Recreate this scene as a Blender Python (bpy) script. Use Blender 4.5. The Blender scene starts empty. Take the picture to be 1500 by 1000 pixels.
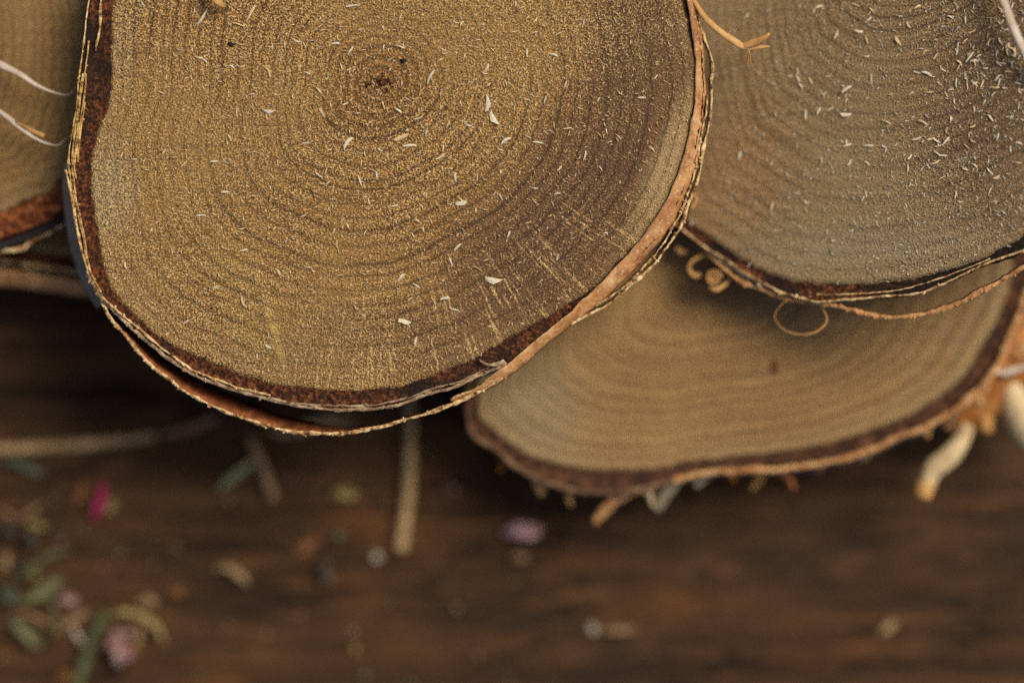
import bpy, math, random
import numpy as np
from mathutils import Vector, Matrix, noise as mn

random.seed(7); rng = np.random.default_rng(7)
S = bpy.context.scene
COL = S.collection

# ------------------------------------------------------------------ camera
PX = 1e-4            # one photo pixel on the focused face = 0.1 mm
ZF = 0.030           # height of the focused face above the table
DIST = 0.40
CAMZ = ZF + DIST
cam = bpy.data.cameras.new('camera'); camo = bpy.data.objects.new('camera', cam); COL.objects.link(camo)
camo.location = (0, 0, CAMZ); camo.rotation_euler = (0, 0, 0)
cam.sensor_width = 36.0; cam.lens = 36.0 * DIST / 0.150
cam.clip_start = 0.01; cam.clip_end = 50
cam.dof.use_dof = True; cam.dof.focus_distance = DIST + 0.0003; cam.dof.aperture_fstop = cam.lens / 31.0
cam.dof.aperture_blades = 0
S.camera = camo

# ------------------------------------------------------------------ light
SUN_EL, SUN_AZ = math.radians(54), math.radians(36)   # azimuth counter-clockwise from +x (right of the photo)
sd = Vector((math.cos(SUN_EL) * math.cos(SUN_AZ), math.cos(SUN_EL) * math.sin(SUN_AZ), math.sin(SUN_EL)))
W = bpy.data.worlds.new('World'); S.world = W; W.use_nodes = True
nt = W.node_tree; nt.nodes.clear()
sky = nt.nodes.new('ShaderNodeTexSky'); sky.sky_type = 'NISHITA'; sky.sun_disc = False
sky.sun_elevation = SUN_EL; sky.sun_rotation = math.pi / 2 - SUN_AZ
sky.dust_density = 6.0; sky.air_density = 0.6; sky.ozone_density = 0.3
bg = nt.nodes.new('ShaderNodeBackground'); bg.inputs[1].default_value = 0.055
wo = nt.nodes.new('ShaderNodeOutputWorld')
nt.links.new(sky.outputs[0], bg.inputs[0]); nt.links.new(bg.outputs[0], wo.inputs[0])
sl = bpy.data.lights.new('sun', 'SUN'); sl.energy = 1.5; sl.angle = math.radians(28); sl.color = (1.0, 0.82, 0.56)
so = bpy.data.objects.new('sun', sl); COL.objects.link(so)
so.rotation_euler = sd.to_track_quat('Z', 'Y').to_euler()
so.location = (0.5, 0.4, 0.8)
S.view_settings.view_transform = 'Standard'; S.view_settings.look = 'None'
S.view_settings.gamma = 1; S.view_settings.use_curve_mapping = False
S.view_settings.exposure = 0.72
S.cycles.use_denoising = False
S.cycles.sample_clamp_indirect = 4

# ------------------------------------------------------------------ node helper
class NT:
    def __init__(s, name):
        s.m = bpy.data.materials.new(name); s.m.use_nodes = True
        s.t = s.m.node_tree; s.t.nodes.clear()
        s.out = s.n('OutputMaterial'); s.b = s.n('BsdfPrincipled')
        s.t.links.new(s.b.outputs[0], s.out.inputs[0])
        s.P = s.n('TexCoord').outputs['Object']
    def n(s, typ): return s.t.nodes.new('ShaderNode' + typ)
    def put(s, sock, v):
        if isinstance(v, bpy.types.NodeSocket): s.t.links.new(v, sock)
        elif isinstance(v, (tuple, list)) and len(v) == 3 and sock.type == 'RGBA': sock.default_value = (*v, 1)
        else: sock.default_value = v
    def math(s, op, a, b=0.0, c=0.0, clamp=False):
        n = s.n('Math'); n.operation = op; n.use_clamp = clamp
        s.put(n.inputs[0], a); s.put(n.inputs[1], b); s.put(n.inputs[2], c); return n.outputs[0]
    def vmath(s, op, a, b=(0, 0, 0)):
        n = s.n('VectorMath'); n.operation = op; s.put(n.inputs[0], a)
        if op == 'SCALE': s.put(n.inputs['Scale'], b)
        else: s.put(n.inputs[1], b)
        return n.outputs['Value'] if op in ('LENGTH', 'DISTANCE', 'DOT_PRODUCT') else n.outputs[0]
    def noise(s, v, scale, detail=2.0, rough=0.5, dist=0.0, col=False):
        n = s.n('TexNoise'); s.put(n.inputs['Vector'], v); n.inputs['Scale'].default_value = scale
        n.inputs['Detail'].default_value = detail; n.inputs['Roughness'].default_value = rough
        n.inputs['Distortion'].default_value = dist
        return n.outputs['Color' if col else 'Fac']
    def voro(s, v, scale, feature='F1', out='Distance'):
        n = s.n('TexVoronoi'); n.feature = feature; s.put(n.inputs['Vector'], v); n.inputs['Scale'].default_value = scale
        return n.outputs[out]
    def rng(s, v, a, b, c=0.0, d=1.0, smooth=False):
        n = s.n('MapRange'); n.interpolation_type = 'SMOOTHSTEP' if smooth else 'LINEAR'
        s.put(n.inputs[0], v); n.inputs[1].default_value = a; n.inputs[2].default_value = b
        n.inputs[3].default_value = c; n.inputs[4].default_value = d; return n.outputs[0]
    def mix(s, f, a, b, blend='MIX'):
        n = s.n('Mix'); n.data_type = 'RGBA'; n.blend_type = blend
        s.put(n.inputs[0], f); s.put(n.inputs[6], a); s.put(n.inputs[7], b); return n.outputs[2]
    def ramp(s, f, stops):
        n = s.n('ValToRGB'); cr = n.color_ramp
        while len(cr.elements) < len(stops): cr.elements.new(0.5)
        for e, (p, c) in zip(cr.elements, stops):
            e.position = p; e.color = (*c, 1) if len(c) == 3 else c
        s.put(n.inputs[0], f); return n.outputs[0]
    def attr(s, name, out='Fac'):
        n = s.n('Attribute'); n.attribute_name = name; return n.outputs[out]
    def comb(s, x, y, z):
        n = s.n('CombineXYZ'); s.put(n.inputs[0], x); s.put(n.inputs[1], y); s.put(n.inputs[2], z); return n.outputs[0]
    def sep(s, v):
        n = s.n('SeparateXYZ'); s.put(n.inputs[0], v); return n.outputs
    def bump(s, h, strength, dist):
        n = s.n('Bump'); n.inputs['Strength'].default_value = strength; n.inputs['Distance'].default_value = dist
        s.put(n.inputs['Height'], h); return n.outputs[0]
    def done(s, col, rough=0.8, normal=None, spec=0.3, trans=0.0):
        s.put(s.b.inputs['Base Color'], col); s.put(s.b.inputs['Roughness'], rough)
        s.b.inputs['Specular IOR Level'].default_value = spec
        if normal is not None: s.put(s.b.inputs['Normal'], normal)
        if trans > 0:
            t = s.n('BsdfTranslucent'); s.put(t.inputs[0], col)
            mx = s.n('MixShader'); mx.inputs[0].default_value = trans
            s.t.links.new(s.b.outputs[0], mx.inputs[1]); s.t.links.new(t.outputs[0], mx.inputs[2])
            s.t.links.new(mx.outputs[0], s.out.inputs[0])
        return s.m

def wood_material(name, tan, brown, pit, tip, rings, ring_amt, grain_amt, stains_and_light=(), ray=0.0, ray_dir=(0, 0), saw=0.0, pithcol=0.6):
    """sawn end grain: growth rings, rays, torn fibres, stains and painted sheen; object origin is the pith"""
    N = NT(name)
    x, y, z = N.sep(N.P)
    flat = N.comb(x, y, 0.0)
    f = N.attr('ring')
    big = N.noise(flat, 26, 3, 0.55)
    mid = N.noise(flat, 110, 3, 0.6)
    col = N.mix(N.rng(big, 0.36, 0.66, smooth=True), tan, brown)
    col = N.mix(N.rng(mid, 0.35, 0.75, 0.0, 0.35), col, brown)
    # heart round the pith
    heart = N.rng(f, 0.0, 0.32, pithcol, 0.0, smooth=True)
    col = N.mix(heart, col, tuple(c * k for c, k in zip(brown, (1.12, 0.95, 0.7))))
    # pale sapwood next to the bark, brightened to paint in silvery rim sheen
    sap_sheen = N.math('MULTIPLY', N.rng(f, 0.86, 0.975, smooth=True), N.rng(N.noise(flat, 30, 2), 0.4, 0.6))
    col = N.mix(N.math('MULTIPLY', sap_sheen, 0.45), col, (0.33, 0.255, 0.135))
    # stains with shapes of their own, painted rim sheen and bounce glow among them
    smask = None
    for (cx, cy, ax, ay, rot, c, amt) in stains_and_light:
        dx = N.math('SUBTRACT', x, cx); dy = N.math('SUBTRACT', y, cy)
        cr, sr = math.cos(rot), math.sin(rot)
        u = N.math('DIVIDE', N.math('ADD', N.math('MULTIPLY', dx, cr), N.math('MULTIPLY', dy, sr)), ax)
        v = N.math('DIVIDE', N.math('SUBTRACT', N.math('MULTIPLY', dy, cr), N.math('MULTIPLY', dx, sr)), ay)
        d = N.math('SQRT', N.math('ADD', N.math('MULTIPLY', u, u), N.math('MULTIPLY', v, v)))
        d = N.math('ADD', d, N.math('MULTIPLY', N.math('SUBTRACT', N.noise(flat, 70, 3, 0.6), 0.5), 0.7))
        k = N.math('MULTIPLY', N.rng(d, 0.25, 1.35, 1.0, 0.0, smooth=True), amt)
        col = N.mix(k, col, c)
        if amt > 0.5 and smask is None and name.endswith('ochre'): smask = k
    # rings
    wob = N.math('MULTIPLY', N.math('SUBTRACT', N.noise(flat, 55, 3, 0.6), 0.5), 0.75)
    fv = N.comb(N.math('MULTIPLY', f, 9.0), 3.3, rings * 0.37)
    irr = N.math('MULTIPLY', N.math('SUBTRACT', N.noise(fv, 1.0, 2, 0.7), 0.5), 2.2)      # good and bad years
    wob = N.math('ADD', wob, irr)
    ph = N.math('FRACT', N.math('ADD', N.math('MULTIPLY', N.math('POWER', f, 0.92), rings), wob))
    dark = N.math('ADD', N.rng(ph, 0.0, 0.09, 1.0, 0.0, smooth=True), N.rng(ph, 0.80, 1.0, 0.0, 1.0, smooth=True), clamp=True)
    ph2 = N.math('FRACT', N.math('ADD', N.math('MULTIPLY', f, rings * 2.7), N.math('MULTIPLY', wob, 1.6)))
    dark2 = N.rng(N.math('ABSOLUTE', N.math('SUBTRACT', ph2, 0.5)), 0.3, 0.5, 0.0, 0.22, smooth=True)
    ringvar = N.math('MULTIPLY', N.rng(N.noise(flat, 30, 2), 0.38, 0.60, 0.35, 1.0), N.rng(N.noise(N.vmath('ADD', fv, N.comb(7.0, 1.0, 2.0)), 2.2, 2, 0.6), 0.35, 0.6, 0.5, 1.0))
    dark = N.math('MULTIPLY', N.math('MAXIMUM', dark, dark2), N.math('MULTIPLY', ringvar, ring_amt))
    core = N.rng(f, 0.10, 0.24, 1.0, 0.0, smooth=True)
    dark = N.math('MAXIMUM', dark, N.math('MULTIPLY', core, N.rng(N.math('SINE', N.math('ADD', N.math('MULTIPLY', f, 165.0), N.math('MULTIPLY', wob, 1.2))), -0.2, 0.9, 0.0, 0.75)))
    # torn fibre ends
    g1 = N.noise(flat, 4000, 2, 0.55); g2 = N.noise(flat, 2300, 2, 0.5); vv = N.voro(flat, 3400)
    g = N.math('ADD', N.math('MULTIPLY', g1, 0.85), N.math('MULTIPLY', g2, 0.30))
    g = N.math('SUBTRACT', g, N.math('MULTIPLY', vv, 0.18))
    lo = N.rng(g, 0.36, 0.48, 1.0, 0.0); hi = N.rng(N.math('SUBTRACT', g, N.math('MULTIPLY', dark, 0.05)), 0.49, 0.62, 0.0, 1.0)
    ga = N.math('MULTIPLY', N.rng(N.noise(flat, 48, 3, 0.6), 0.36, 0.62, 0.5, 1.1), grain_amt)      # smoother and rougher patches of the cut
    if smask is not None: ga = N.math('MULTIPLY', N.rng(smask, 0.0, 0.7, 1.0, 0.38), ga)
    col = N.mix(N.math('MULTIPLY', lo, ga), col, pit)
    col = N.mix(N.math('MULTIPLY', hi, ga), col, tip)
    # rays: pale radial streaks
    if ray > 0:
        dirv = N.vmath('NORMALIZE', flat)
        rv = N.vmath('ADD', N.vmath('SCALE', dirv, 62.0), N.comb(0.0, 0.0, N.math('MULTIPLY', f, 5.0)))
        rn = N.noise(rv, 1.0, 2, 0.6)
        side = N.rng(N.vmath('DOT_PRODUCT', dirv, (*ray_dir, 0.0)), 0.66, 0.88, smooth=True)
        rk = N.math('MULTIPLY', N.rng(rn, 0.56, 0.66), N.math('MULTIPLY', side, N.rng(f, 0.62, 0.85, smooth=True)))
        rk = N.math('MULTIPLY', rk, N.rng(g, 0.38, 0.52))
        col = N.mix(N.math('MULTIPLY', rk, ray), col, tip)
    lite = N.math('MULTIPLY', N.rng(ph, 0.2, 0.45, 0.0, 1.0, smooth=True), N.rng(ph, 0.45, 0.75, 1.0, 0.0, smooth=True))
    shade = N.math('MULTIPLY', N.math('SUBTRACT', 1.0, N.math('MULTIPLY', dark, 0.58)), N.math('ADD', 1.0, N.math('MULTIPLY', N.math('MULTIPLY', lite, ringvar), 0.28 * ring_amt)))
    col = N.vmath('SCALE', col, shade)                        # latewood is darker wood, earlywood paler
    # saw marks
    h = N.math('ADD', g, N.math('MULTIPLY', dark, -0.12))
    if saw > 0:
        sv = N.comb(N.math('MULTIPLY', x, 45.0), N.math('MULTIPLY', y, 900.0), 0.0)
        sn = N.noise(sv, 1.0, 2, 0.5)
        h = N.math('ADD', h, N.math('MULTIPLY', sn, saw))
        col = N.mix(N.math('MULTIPLY', N.rng(sn, 0.5, 0.7), 0.25), col, pit)
    return N.done(col, 0.52, N.bump(h, 1.0, 0.00042), 0.35)

def speck_material(name, stops, scale, rough=0.85, bump=0.8, bdist=0.0003, streak=None, detail=4, spec=0.25, low=None, trans=0.0):
    N = NT(name)
    v = N.P
    if streak: v = N.vmath('MULTIPLY', N.P, streak)
    a = N.noise(v, scale, detail, 0.68)
    col = N.ramp(a, stops)
    if low:
        col = N.mix(N.rng(N.noise(N.P, low[0], 3, 0.6), low[1], low[2], smooth=True), col, low[3])
    return N.done(col, rough, N.bump(a, bump, bdist), spec, trans)

# ------------------------------------------------------------------ geometry helpers
def at(X, Y, z):
    """real position of what the photo shows at pixel X, Y, standing at height z"""
    k = (CAMZ - z) / DIST
    return Vector(((X - 750) * PX * k, (500 - Y) * PX * k, z))

def cat(pts, n, closed=False):
    """Catmull-Rom through pts, n samples even by length"""
    P = np.array(pts, float); m = len(P); out = []
    segs = m if closed else m - 1
    for i in range(segs):
        if closed: p0, p1, p2, p3 = P[i - 1], P[i], P[(i + 1) % m], P[(i + 2) % m]
        else: p0, p1, p2, p3 = P[max(i - 1, 0)], P[i], P[i + 1], P[min(i + 2, m - 1)]
        for t in np.linspace(0, 1, 24, endpoint=False):
            out.append(0.5 * ((2 * p1) + (-p0 + p2) * t + (2 * p0 - 5 * p1 + 4 * p2 - p3) * t ** 2 + (-p0 + 3 * p1 - 3 * p2 + p3) * t ** 3))
    out.append(P[0] if closed else P[-1])
    out = np.array(out)
    w = np.ones(out.shape[1])
    if out.shape[1] > 2: w[2] = 1 / PX
    d = np.r_[0, np.cumsum(np.linalg.norm(np.diff(out * w, axis=0), axis=1))]
    s = np.linspace(0, d[-1], n, endpoint=not closed)
    return np.stack([np.interp(s, d, out[:, k]) for k in range(out.shape[1])], 1)

class MB:
    """collects verts and faces of ONE mesh object"""
    def __init__(s): s.v = []; s.f = []; s.mi = []; s.at = {}
    def add(s, v, f, mi=0):
        o = len(s.v); s.v += [tuple(p) for p in v]
        s.f += [tuple(i + o for i in q) for q in f]
        s.mi += list(mi) if isinstance(mi, (list, tuple)) else [mi] * len(f)
    def sheet(s, P, thick, mats=(0, 1, 2)):
        """solid sheet over grid P[i][j]; thickness along its normals; mats = (front, back, edge)"""
        P = np.array([[tuple(q) for q in r] for r in P], float); n, m = P.shape[:2]
        du = np.gradient(P, axis=0); dv = np.gradient(P, axis=1)
        nn = np.cross(du, dv); L = np.linalg.norm(nn, axis=2, keepdims=True); nn /= np.maximum(L, 1e-12)
        t = thick if np.isscalar(thick) else np.asarray(thick)[..., None]
        A = P + nn * t / 2; B = P - nn * t / 2
        v = [tuple(q) for q in A.reshape(-1, 3)] + [tuple(q) for q in B.reshape(-1, 3)]
        k = n * m; f = []; mi = []
        I = lambda i, j: i * m + j
        for i in range(n - 1):
            for j in range(m - 1):
                f.append((I(i, j), I(i + 1, j), I(i + 1, j + 1), I(i, j + 1))); mi.append(mats[0])
                f.append((k + I(i, j + 1), k + I(i + 1, j + 1), k + I(i + 1, j), k + I(i, j))); mi.append(mats[1])
        for i in range(n - 1):
            f.append((I(i, 0), k + I(i, 0), k + I(i + 1, 0), I(i + 1, 0))); mi.append(mats[2])
            f.append((I(i + 1, m - 1), k + I(i + 1, m - 1), k + I(i, m - 1), I(i, m - 1))); mi.append(mats[2])
        for j in range(m - 1):
            f.append((I(0, j + 1), k + I(0, j + 1), k + I(0, j), I(0, j))); mi.append(mats[2])
            f.append((I(n - 1, j), k + I(n - 1, j), k + I(n - 1, j + 1), I(n - 1, j + 1))); mi.append(mats[2])
        s.add(v, f, mi)
    def tube(s, pts, rad, sides=8, mi=0, cap_mi=None, flat=1.0):
        P = [Vector(p) for p in pts]; n = len(P); v = []; f = []
        up = Vector((0.13, 0.21, 0.97))
        for i, p in enumerate(P):
            t = (P[min(i + 1, n - 1)] - P[max(i - 1, 0)]).normalized()
            a = t.cross(up)
            if a.length < 1e-6: a = t.cross(Vector((1, 0, 0)))
            a.normalize(); b = a.cross(t)
            r = rad[i] if hasattr(rad, '__len__') else rad
            for q in range(sides):
                c = 2 * math.pi * q / sides
                v.append(p + a * math.cos(c) * r + b * math.sin(c) * r * flat)
        for i in range(n - 1):
            for q in range(sides):
                q2 = (q + 1) % sides
                f.append((i * sides + q, i * sides + q2, (i + 1) * sides + q2, (i + 1) * sides + q))
        m = [mi] * len(f)
        f.append(tuple(range(sides))[::-1]); f.append(tuple((n - 1) * sides + q for q in range(sides)))
        m += [mi if cap_mi is None else cap_mi] * 2
        s.add(v, f, m)
    def blob(s, c, r, squash=(1, 1, 1), amp=0.25, freq=1.3, seed=0, nu=14, nv=9, mi=0, rot=0.0):
        v = []; f = []; cr, sr = math.cos(rot), math.sin(rot)
        for j in range(nv + 1):
            ph = math.pi * j / nv
            for i in range(nu):
                th = 2 * math.pi * i / nu
                d = Vector((math.sin(ph) * math.cos(th), math.sin(ph) * math.sin(th), math.cos(ph)))
                k = r * (1 + amp * mn.noise(d * freq + Vector((seed * 3.7, seed, 0))))
                x, y, z = d.x * k * squash[0], d.y * k * squash[1], d.z * k * squash[2]
                v.append((c[0] + x * cr - y * sr, c[1] + x * sr + y * cr, c[2] + z))
        for j in range(nv):
            for i in range(nu):
                i2 = (i + 1) % nu
                f.append((j * nu + i, (j + 1) * nu + i, (j + 1) * nu + i2, j * nu + i2))
        s.add(v, f, mi)
    def build(s, name, mats, parent=None, org=None, smooth=True):
        me = bpy.data.meshes.new(name)
        o = Vector((0, 0, 0)) if org is None else Vector(org)
        me.from_pydata([(p[0] - o.x, p[1] - o.y, p[2] - o.z) for p in s.v], [], s.f)
        for m in (mats if isinstance(mats, (list, tuple)) else [mats]): me.materials.append(m)
        me.polygons.foreach_set('material_index', s.mi)
        me.polygons.foreach_set('use_smooth', [smooth] * len(s.f))
        for k, a in s.at.items():
            at_ = me.attributes.new(k, 'FLOAT', 'POINT'); at_.data.foreach_set('value', a)
        me.update()
        ob = bpy.data.objects.new(name, me); COL.objects.link(ob)
        if parent is not None: ob.parent = parent          # parent's origin is org
        else: ob.location = o
        return ob

def tag(o, label, cat_, group=None, kind=None):
    if label: o['label'] = label
    if cat_: o['category'] = cat_
    if group: o['group'] = group
    if kind: o['kind'] = kind
    return o

def empty(name, loc, label, cat_, group=None):
    e = bpy.data.objects.new(name, None); COL.objects.link(e); e.location = loc; e.empty_display_size = 0.005
    return tag(e, label, cat_, group)

# ------------------------------------------------------------------ materials
M = {}
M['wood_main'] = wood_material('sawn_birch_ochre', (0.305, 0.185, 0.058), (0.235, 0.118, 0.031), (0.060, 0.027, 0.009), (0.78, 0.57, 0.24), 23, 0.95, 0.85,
    stains_and_light=[(0.0285, -0.0190, 0.036, 0.0135, math.radians(52), (0.098, 0.046, 0.023), 1.0),
            (0.038, 0.012, 0.026, 0.0085, math.radians(84), (0.105, 0.054, 0.027), 0.85), (-0.004, -0.0385, 0.024, 0.006, math.radians(12), (0.13, 0.070, 0.034), 0.5), (0.0425, -0.0115, 0.0145, 0.0030, math.radians(66), (0.50, 0.37, 0.18), 0.6),  # last patch here paints silvery sheen along the right rim
            (-0.0203, -0.0153, 0.0054, 0.00022, math.radians(-69), (0.09, 0.05, 0.02), 0.5), (-0.012, -0.030, 0.007, 0.0003, math.radians(-74), (0.10, 0.06, 0.02), 0.45), (-0.0172, -0.0352, 0.0085, 0.0004, math.radians(-75), (0.06, 0.03, 0.01), 0.8), (-0.0157, -0.0355, 0.0080, 0.0006, math.radians(-75), (0.62, 0.44, 0.14), 0.6),
           
            (-0.020, -0.032, 0.004, 0.014, math.radians(20), (0.32, 0.22, 0.06), 0.45),
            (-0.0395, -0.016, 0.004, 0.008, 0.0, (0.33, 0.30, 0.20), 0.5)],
    ray=0.8, ray_dir=(0.37, -0.93), saw=0.12)
M['wood_right'] = wood_material('sawn_birch_grey', (0.285, 0.205, 0.105), (0.225, 0.140, 0.062), (0.075, 0.043, 0.020), (0.52, 0.43, 0.26), 29, 0.85, 0.66,
    stains_and_light=[(-0.027, -0.041, 0.013, 0.008, 0.9, (0.30, 0.155, 0.05), 0.55), (0.012, -0.027, 0.010, 0.022, -0.2, (0.115, 0.062, 0.030), 0.75),  # first patch paints the warm bounce glow beside the largest slice
            (-0.007, -0.051, 0.018, 0.0035, 0.0, (0.30, 0.265, 0.18), 0.42)], saw=0.40, pithcol=0.2)
M['wood_third'] = wood_material('sawn_birch_tan', (0.35, 0.228, 0.095), (0.27, 0.15, 0.052), (0.11, 0.065, 0.028), (0.54, 0.40, 0.20), 18, 0.9, 0.7,
    stains_and_light=[(-0.027, -0.020, 0.008, 0.010, 0.4, (0.30, 0.25, 0.15), 0.7)], saw=0.25, pithcol=0.3)
M['wood_left'] = wood_material('sawn_birch_olive', (0.27, 0.175, 0.062), (0.21, 0.118, 0.034), (0.07, 0.04, 0.02), (0.36, 0.27, 0.13), 22, 0.9, 0.5, saw=0.2)
M['inner_bark'] = speck_material('red_brown_inner_bark', [(0.36, (0.012, 0.006, 0.005)), (0.46, (0.060, 0.022, 0.011)), (0.54, (0.135, 0.043, 0.016)), (0.66, (0.30, 0.12, 0.045))],
    1700, bump=1.0, bdist=0.0008, low=(55, 0.49, 0.62, (0.022, 0.014, 0.011)))
M['rust_bark'] = speck_material('rusty_inner_bark', [(0.30, (0.03, 0.012, 0.008)), (0.46, (0.10, 0.028, 0.010)), (0.56, (0.21, 0.060, 0.018)), (0.68, (0.46, 0.20, 0.08))], 900, bump=1.0, bdist=0.0005)
M['paper_edge'] = speck_material('pale_bark_edge', [(0.34, (0.07, 0.032, 0.014)), (0.44, (0.33, 0.19, 0.08)), (0.53, (0.60, 0.43, 0.21)), (0.68, (0.80, 0.66, 0.42))], 800, bump=0.8, bdist=0.0003)
M['orange_bark'] = speck_material('orange_inner_bark', [(0.3, (0.26, 0.09, 0.022)), (0.5, (0.46, 0.19, 0.05)), (0.7, (0.60, 0.32, 0.12))], 300, rough=0.5, bump=0.5, trans=0.25)
M['soft_bark'] = speck_material('dark_red_brown_bark', [(0.34, (0.020, 0.010, 0.008)), (0.5, (0.065, 0.028, 0.015)), (0.68, (0.15, 0.065, 0.03))], 600, bump=0.8, bdist=0.0006)
M['brown_rim'] = speck_material('dull_brown_bark_rim', [(0.34, (0.07, 0.04, 0.026)), (0.5, (0.15, 0.09, 0.056)), (0.68, (0.26, 0.17, 0.10))], 500, bump=0.8)
M['gold_edge'] = speck_material('golden_bark_layer', [(0.36, (0.14, 0.075, 0.025)), (0.46, (0.40, 0.25, 0.085)), (0.56, (0.60, 0.42, 0.17)), (0.68, (0.74, 0.58, 0.30))], 900, bump=0.8, bdist=0.0003)
M['mauve_edge'] = speck_material('mauve_grey_bark_rim', [(0.36, (0.12, 0.075, 0.045)), (0.48, (0.27, 0.19, 0.12)), (0.60, (0.42, 0.32, 0.21)), (0.70, (0.58, 0.46, 0.29))], 700, bump=0.8, bdist=0.0003)
M['olive_bark'] = speck_material('grey_olive_bark', [(0.3, (0.12, 0.11, 0.08)), (0.5, (0.24, 0.22, 0.15)), (0.7, (0.38, 0.34, 0.24))], 260, bump=0.6)
M['paper_in'] = speck_material('rust_bark_inside', [(0.3, (0.10, 0.032, 0.013)), (0.55, (0.24, 0.085, 0.032)), (0.75, (0.36, 0.15, 0.06))], 500, rough=0.55, bump=0.4, streak=(1, 1, 0.3))
N = NT('salmon_bark_inside')
a = N.noise(N.P, 420, 4, 0.68); b = N.noise(N.P, 75, 3, 0.6); st = N.noise(N.vmath('MULTIPLY', N.P, (260, 260, 1500)), 1.0, 4, 0.7); fl = N.noise(N.P, 1900, 2, 0.6)
c = N.ramp(a, [(0.34, (0.34, 0.15, 0.055)), (0.48, (0.56, 0.29, 0.115)), (0.60, (0.66, 0.40, 0.19)), (0.72, (0.72, 0.52, 0.30))])
c = N.mix(N.rng(b, 0.52, 0.66, 0.0, 0.75, smooth=True), c, (0.36, 0.16, 0.06)); c = N.mix(N.rng(st, 0.56, 0.66, 0.0, 0.6), c, (0.20, 0.085, 0.035))
c = N.mix(N.rng(fl, 0.60, 0.68, 0.0, 0.7), c, (0.74, 0.58, 0.36))
M['salmon'] = N.done(c, 0.5, N.bump(N.math('ADD', a, N.math('MULTIPLY', st, 0.6)), 0.7, 0.0004), 0.35, 0.15)
M['paper_out'] = speck_material('grey_white_birch_bark', [(0.34, (0.13, 0.12, 0.105)), (0.48, (0.28, 0.265, 0.235)), (0.66, (0.44, 0.42, 0.37))], 330, rough=0.6, bump=0.3, streak=(1, 1, 6))
M['cream'] = speck_material('cream_birch_bark', [(0.3, (0.36, 0.25, 0.12)), (0.5, (0.58, 0.47, 0.28)), (0.7, (0.66, 0.57, 0.38))], 160, rough=0.6, bump=0.3, streak=(1, 1, 6))
M['fibre'] = speck_material('pale_bark_fibre', [(0.3, (0.42, 0.33, 0.24)), (0.5, (0.62, 0.54, 0.45)), (0.7, (0.72, 0.68, 0.62))], 300, rough=0.6, bump=0.3, trans=0.2)
M['amber_fibre'] = speck_material('amber_bark_fibre', [(0.3, (0.46, 0.24, 0.08)), (0.5, (0.66, 0.40, 0.15)), (0.7, (0.76, 0.54, 0.27))], 300, rough=0.35, bump=0.3, trans=0.3)
M['flake'] = speck_material('pale_sawdust', [(0.38, (0.52, 0.43, 0.26)), (0.5, (0.62, 0.56, 0.41)), (0.62, (0.66, 0.70, 0.66))], 1400, rough=0.55, bump=0.3, bdist=0.0001)
M['flake_tan'] = speck_material('tan_sawdust', [(0.3, (0.42, 0.30, 0.15)), (0.5, (0.60, 0.46, 0.27)), (0.7, (0.70, 0.58, 0.38))], 1800, rough=0.6, bump=0.3, bdist=0.0001)
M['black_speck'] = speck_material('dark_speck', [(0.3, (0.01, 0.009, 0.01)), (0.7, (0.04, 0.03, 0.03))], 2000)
def dust_material(name, a, b):
    N = NT(name); return N.done(N.mix(N.attr('tint'), a, b), 0.6, None, 0.3)
M['dust_gold'] = dust_material('golden_wood_dust', (0.36, 0.23, 0.09), (0.80, 0.66, 0.42))
M['dust_grey'] = dust_material('grey_wood_dust', (0.36, 0.29, 0.18), (0.78, 0.78, 0.70))

# ------------------------------------------------------------------ table
N = NT('dark_weathered_table_wood')
gx = N.vmath('MULTIPLY', N.P, (9.0, 230.0, 1.0))
g = N.noise(gx, 1.0, 5, 0.62, 0.4)
g2 = N.noise(N.vmath('MULTIPLY', N.P, (30.0, 700.0, 1.0)), 1.0, 3, 0.6)
blot = N.noise(N.vmath('MULTIPLY', N.P, (26.0, 75.0, 1.0)), 1.0, 4, 0.6)
fine = N.noise(N.P, 900, 3, 0.7)
c = N.ramp(g, [(0.32, (0.020, 0.010, 0.005)), (0.45, (0.050, 0.025, 0.0105)), (0.56, (0.070, 0.035, 0.0145)), (0.70, (0.108, 0.055, 0.023))])
c = N.mix(N.rng(g2, 0.48, 0.64, 0.0, 0.5), c, (0.018, 0.010, 0.005))
c = N.mix(N.rng(blot, 0.52, 0.64, 0.0, 0.6, smooth=True), c, (0.018, 0.011, 0.008))
c = N.mix(N.rng(blot, 0.34, 0.46, 0.6, 0.0, smooth=True), c, (0.115, 0.050, 0.018))
c = N.mix(N.rng(fine, 0.62, 0.72, 0.0, 0.75), c, (0.17, 0.13, 0.08))
mot = N.noise(N.vmath('MULTIPLY', N.P, (70.0, 130.0, 1.0)), 1.0, 4, 0.7)
c = N.mix(N.rng(mot, 0.50, 0.62, 0.0, 0.40, smooth=True), c, (0.024, 0.013, 0.007))
c = N.mix(N.rng(mot, 0.33, 0.45, 0.40, 0.0, smooth=True), c, (0.125, 0.060, 0.028))
crk = N.noise(N.vmath('MULTIPLY', N.P, (14.0, 120.0, 1.0)), 1.0, 3, 0.5)
c = N.mix(N.rng(N.math('ABSOLUTE', N.math('SUBTRACT', crk, 0.5)), 0.0, 0.018, 0.85, 0.0), c, (0.006, 0.004, 0.003))   # open grain cracks
h = N.math('ADD', N.math('MULTIPLY', g, 1.0), N.math('MULTIPLY', g2, 0.4))
M['table'] = N.done(c, 0.7, N.bump(h, 0.8, 0.0010), 0.15)
TZ = -0.008          # table surface
mb = MB()
tw, td, tt = 0.65, 0.45, 0.03
bev = 0.002
ring = lambda i, z: [(-tw + i, -td + i, z), (tw - i, -td + i, z), (tw - i, td - i, z), (-tw + i, td - i, z)]
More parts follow.
